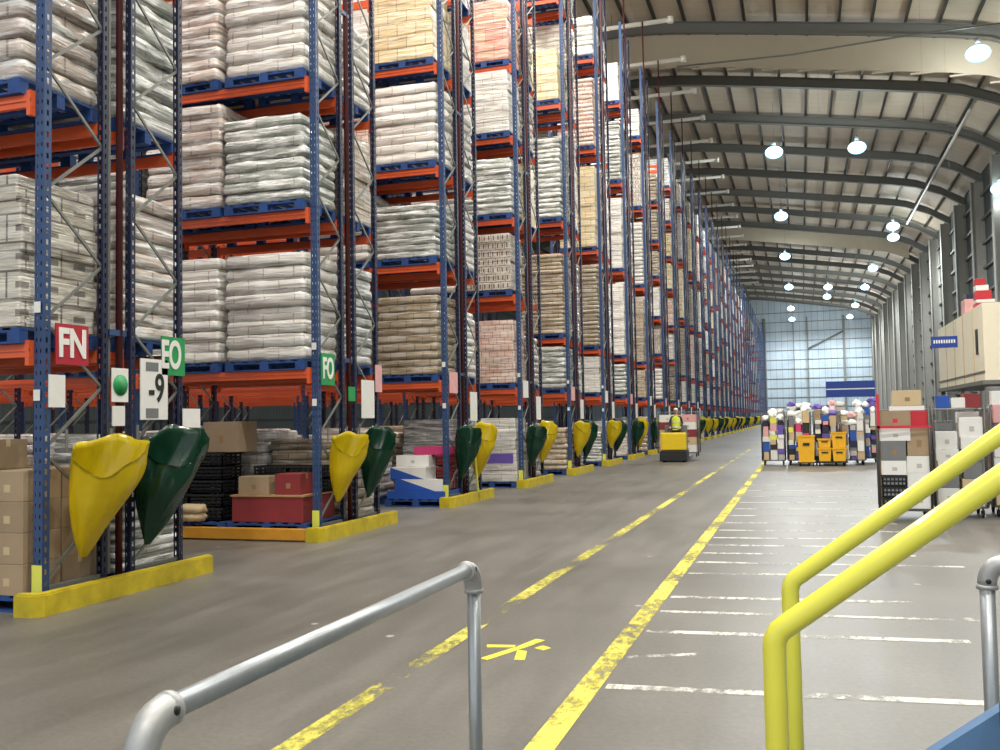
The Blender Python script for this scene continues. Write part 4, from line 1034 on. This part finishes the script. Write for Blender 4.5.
def lamp(x, y, z, i, vis, power, warm=0):
    if vis:
        o = thing('high_bay_lamp', uniq(vis), 'lamp', (x, y, z), 0, 'glowing high-bay lamps under the roof')
        ob('housing', lamp_h, o); ob('glass_with_halo', lamp_g, o); r = ob('suspension_rod', rod, o); r.scale = (1, 1, max(.1, (zr(x)-z+.02)/3.0))
    l = bpy.data.lights.new('lamp_light', 'SPOT'); l.energy = power; l.color = (.93, .98, 1.0) if not warm else (1, .95, .86); l.shadow_soft_size = .45
    l.spot_size = math.radians(172); l.spot_blend = .6
    u = bpy.data.lights.new('added_uplight', 'POINT'); u.energy = power*UP; u.color = l.color; u.shadow_soft_size = .45  # point light added below each lamp to brighten the roof
    uo = bpy.data.objects.new('added_uplight', u); link(uo, o if vis else None); uo.location = (0, 0, -1.0) if vis else (x, y, z-1)
    lo = bpy.data.objects.new('lamp_light', l); link(lo, o if vis else None)
    lo.location = (0, 0, -.75) if vis else (x, y, z-.75)
vis = [(9.41, 54.5), (4.29, 71), (-1.33, 70.1), (-1.31, 93.1), (9.32, 102.5), (9.9, 109), (-1.34, 117), (9.35, 131.2), (-1.24, 145.5), (4.25, 148), (9.52, 150.5), (4.4, 160), (14.0, 75.0)]
nm = ['brightest blue-white lamp high at the right edge under the nearest curtain', 'large lamp right of the middle pair under the roof', 'large lamp left of the middle pair under the roof', 'lone lamp over the aisle, third row of lamps back',
      'upper lamp of the close pair near the right wall', 'lower lamp of the close pair near the right wall', 'pinkish lamp beside the far smoke curtain', 'lamp above the far right corner near the right wall',
      'left lamp of the three low over the far wall', 'front middle lamp of the three low over the far wall', 'right lamp of the three low over the far wall', 'lower middle lamp just behind the front middle lamp', 'small lamp mounted high beside a right wall column']
P = 5400; UP = .11
for i, (x, y) in enumerate(vis):
    lamp(x, y, 20.5 if i < 12 else 17.6, i, nm[i], P if i < 12 else 120)
k = 0
for y in (-8, 6, 20, 34):
    for x in (-1.3, 9.4):
        lamp(x, y, 20.5, k, 'high-bay lamp over the near floor, %s of its set' % ORD[k], P*(1.0 if x < 0 else .55), 1); k += 1
for i in range(9):       # lamps over the rack aisles
    y = rows[0]-2.57+5.14*i
    lamp(-10.5, y, 20.6, i, 'high-bay lamp over the rack aisle before the %s rack' % ORD[i], P*.42, 1)
for i, y in enumerate((175, 195)):  # lamps added to light the far wall
    for x in (-1.3, 9.4): lamp(x, y, 20.5, i, 'added lamp lighting the far wall at the %s, %s' % ('left' if x < 0 else 'right', ['nearer', 'by the far wall'][i]), P*1.6)

# ------------------------------------------------------------------ world, camera
w = bpy.data.worlds.new('World'); scene.world = w; w.use_nodes = True
w.node_tree.nodes['Background'].inputs[0].default_value = (.92, .96, 1, 1); w.node_tree.nodes['Background'].inputs[1].default_value = 1.1
cam = bpy.data.cameras.new('Camera'); cam.sensor_width = 36; cam.lens = 34.2; cam.clip_end = 600; cam.clip_start = .05
co = bpy.data.objects.new('Camera', cam); C.objects.link(co)
R = Matrix(((0.9529227611, 0.0310069397, 0.3016235750), (0.3027116032, -0.0400942521, -0.9522384870), (-0.0174326296, 0.9987146843, -0.0475928858)))
co.matrix_world = Matrix.Translation((0, 0, 1.65)) @ R.to_4x4()
scene.camera = co
vs = scene.view_settings; vs.view_transform = 'Standard'; vs.look = 'None'; vs.gamma = 1; vs.use_curve_mapping = False; vs.exposure = 0.0
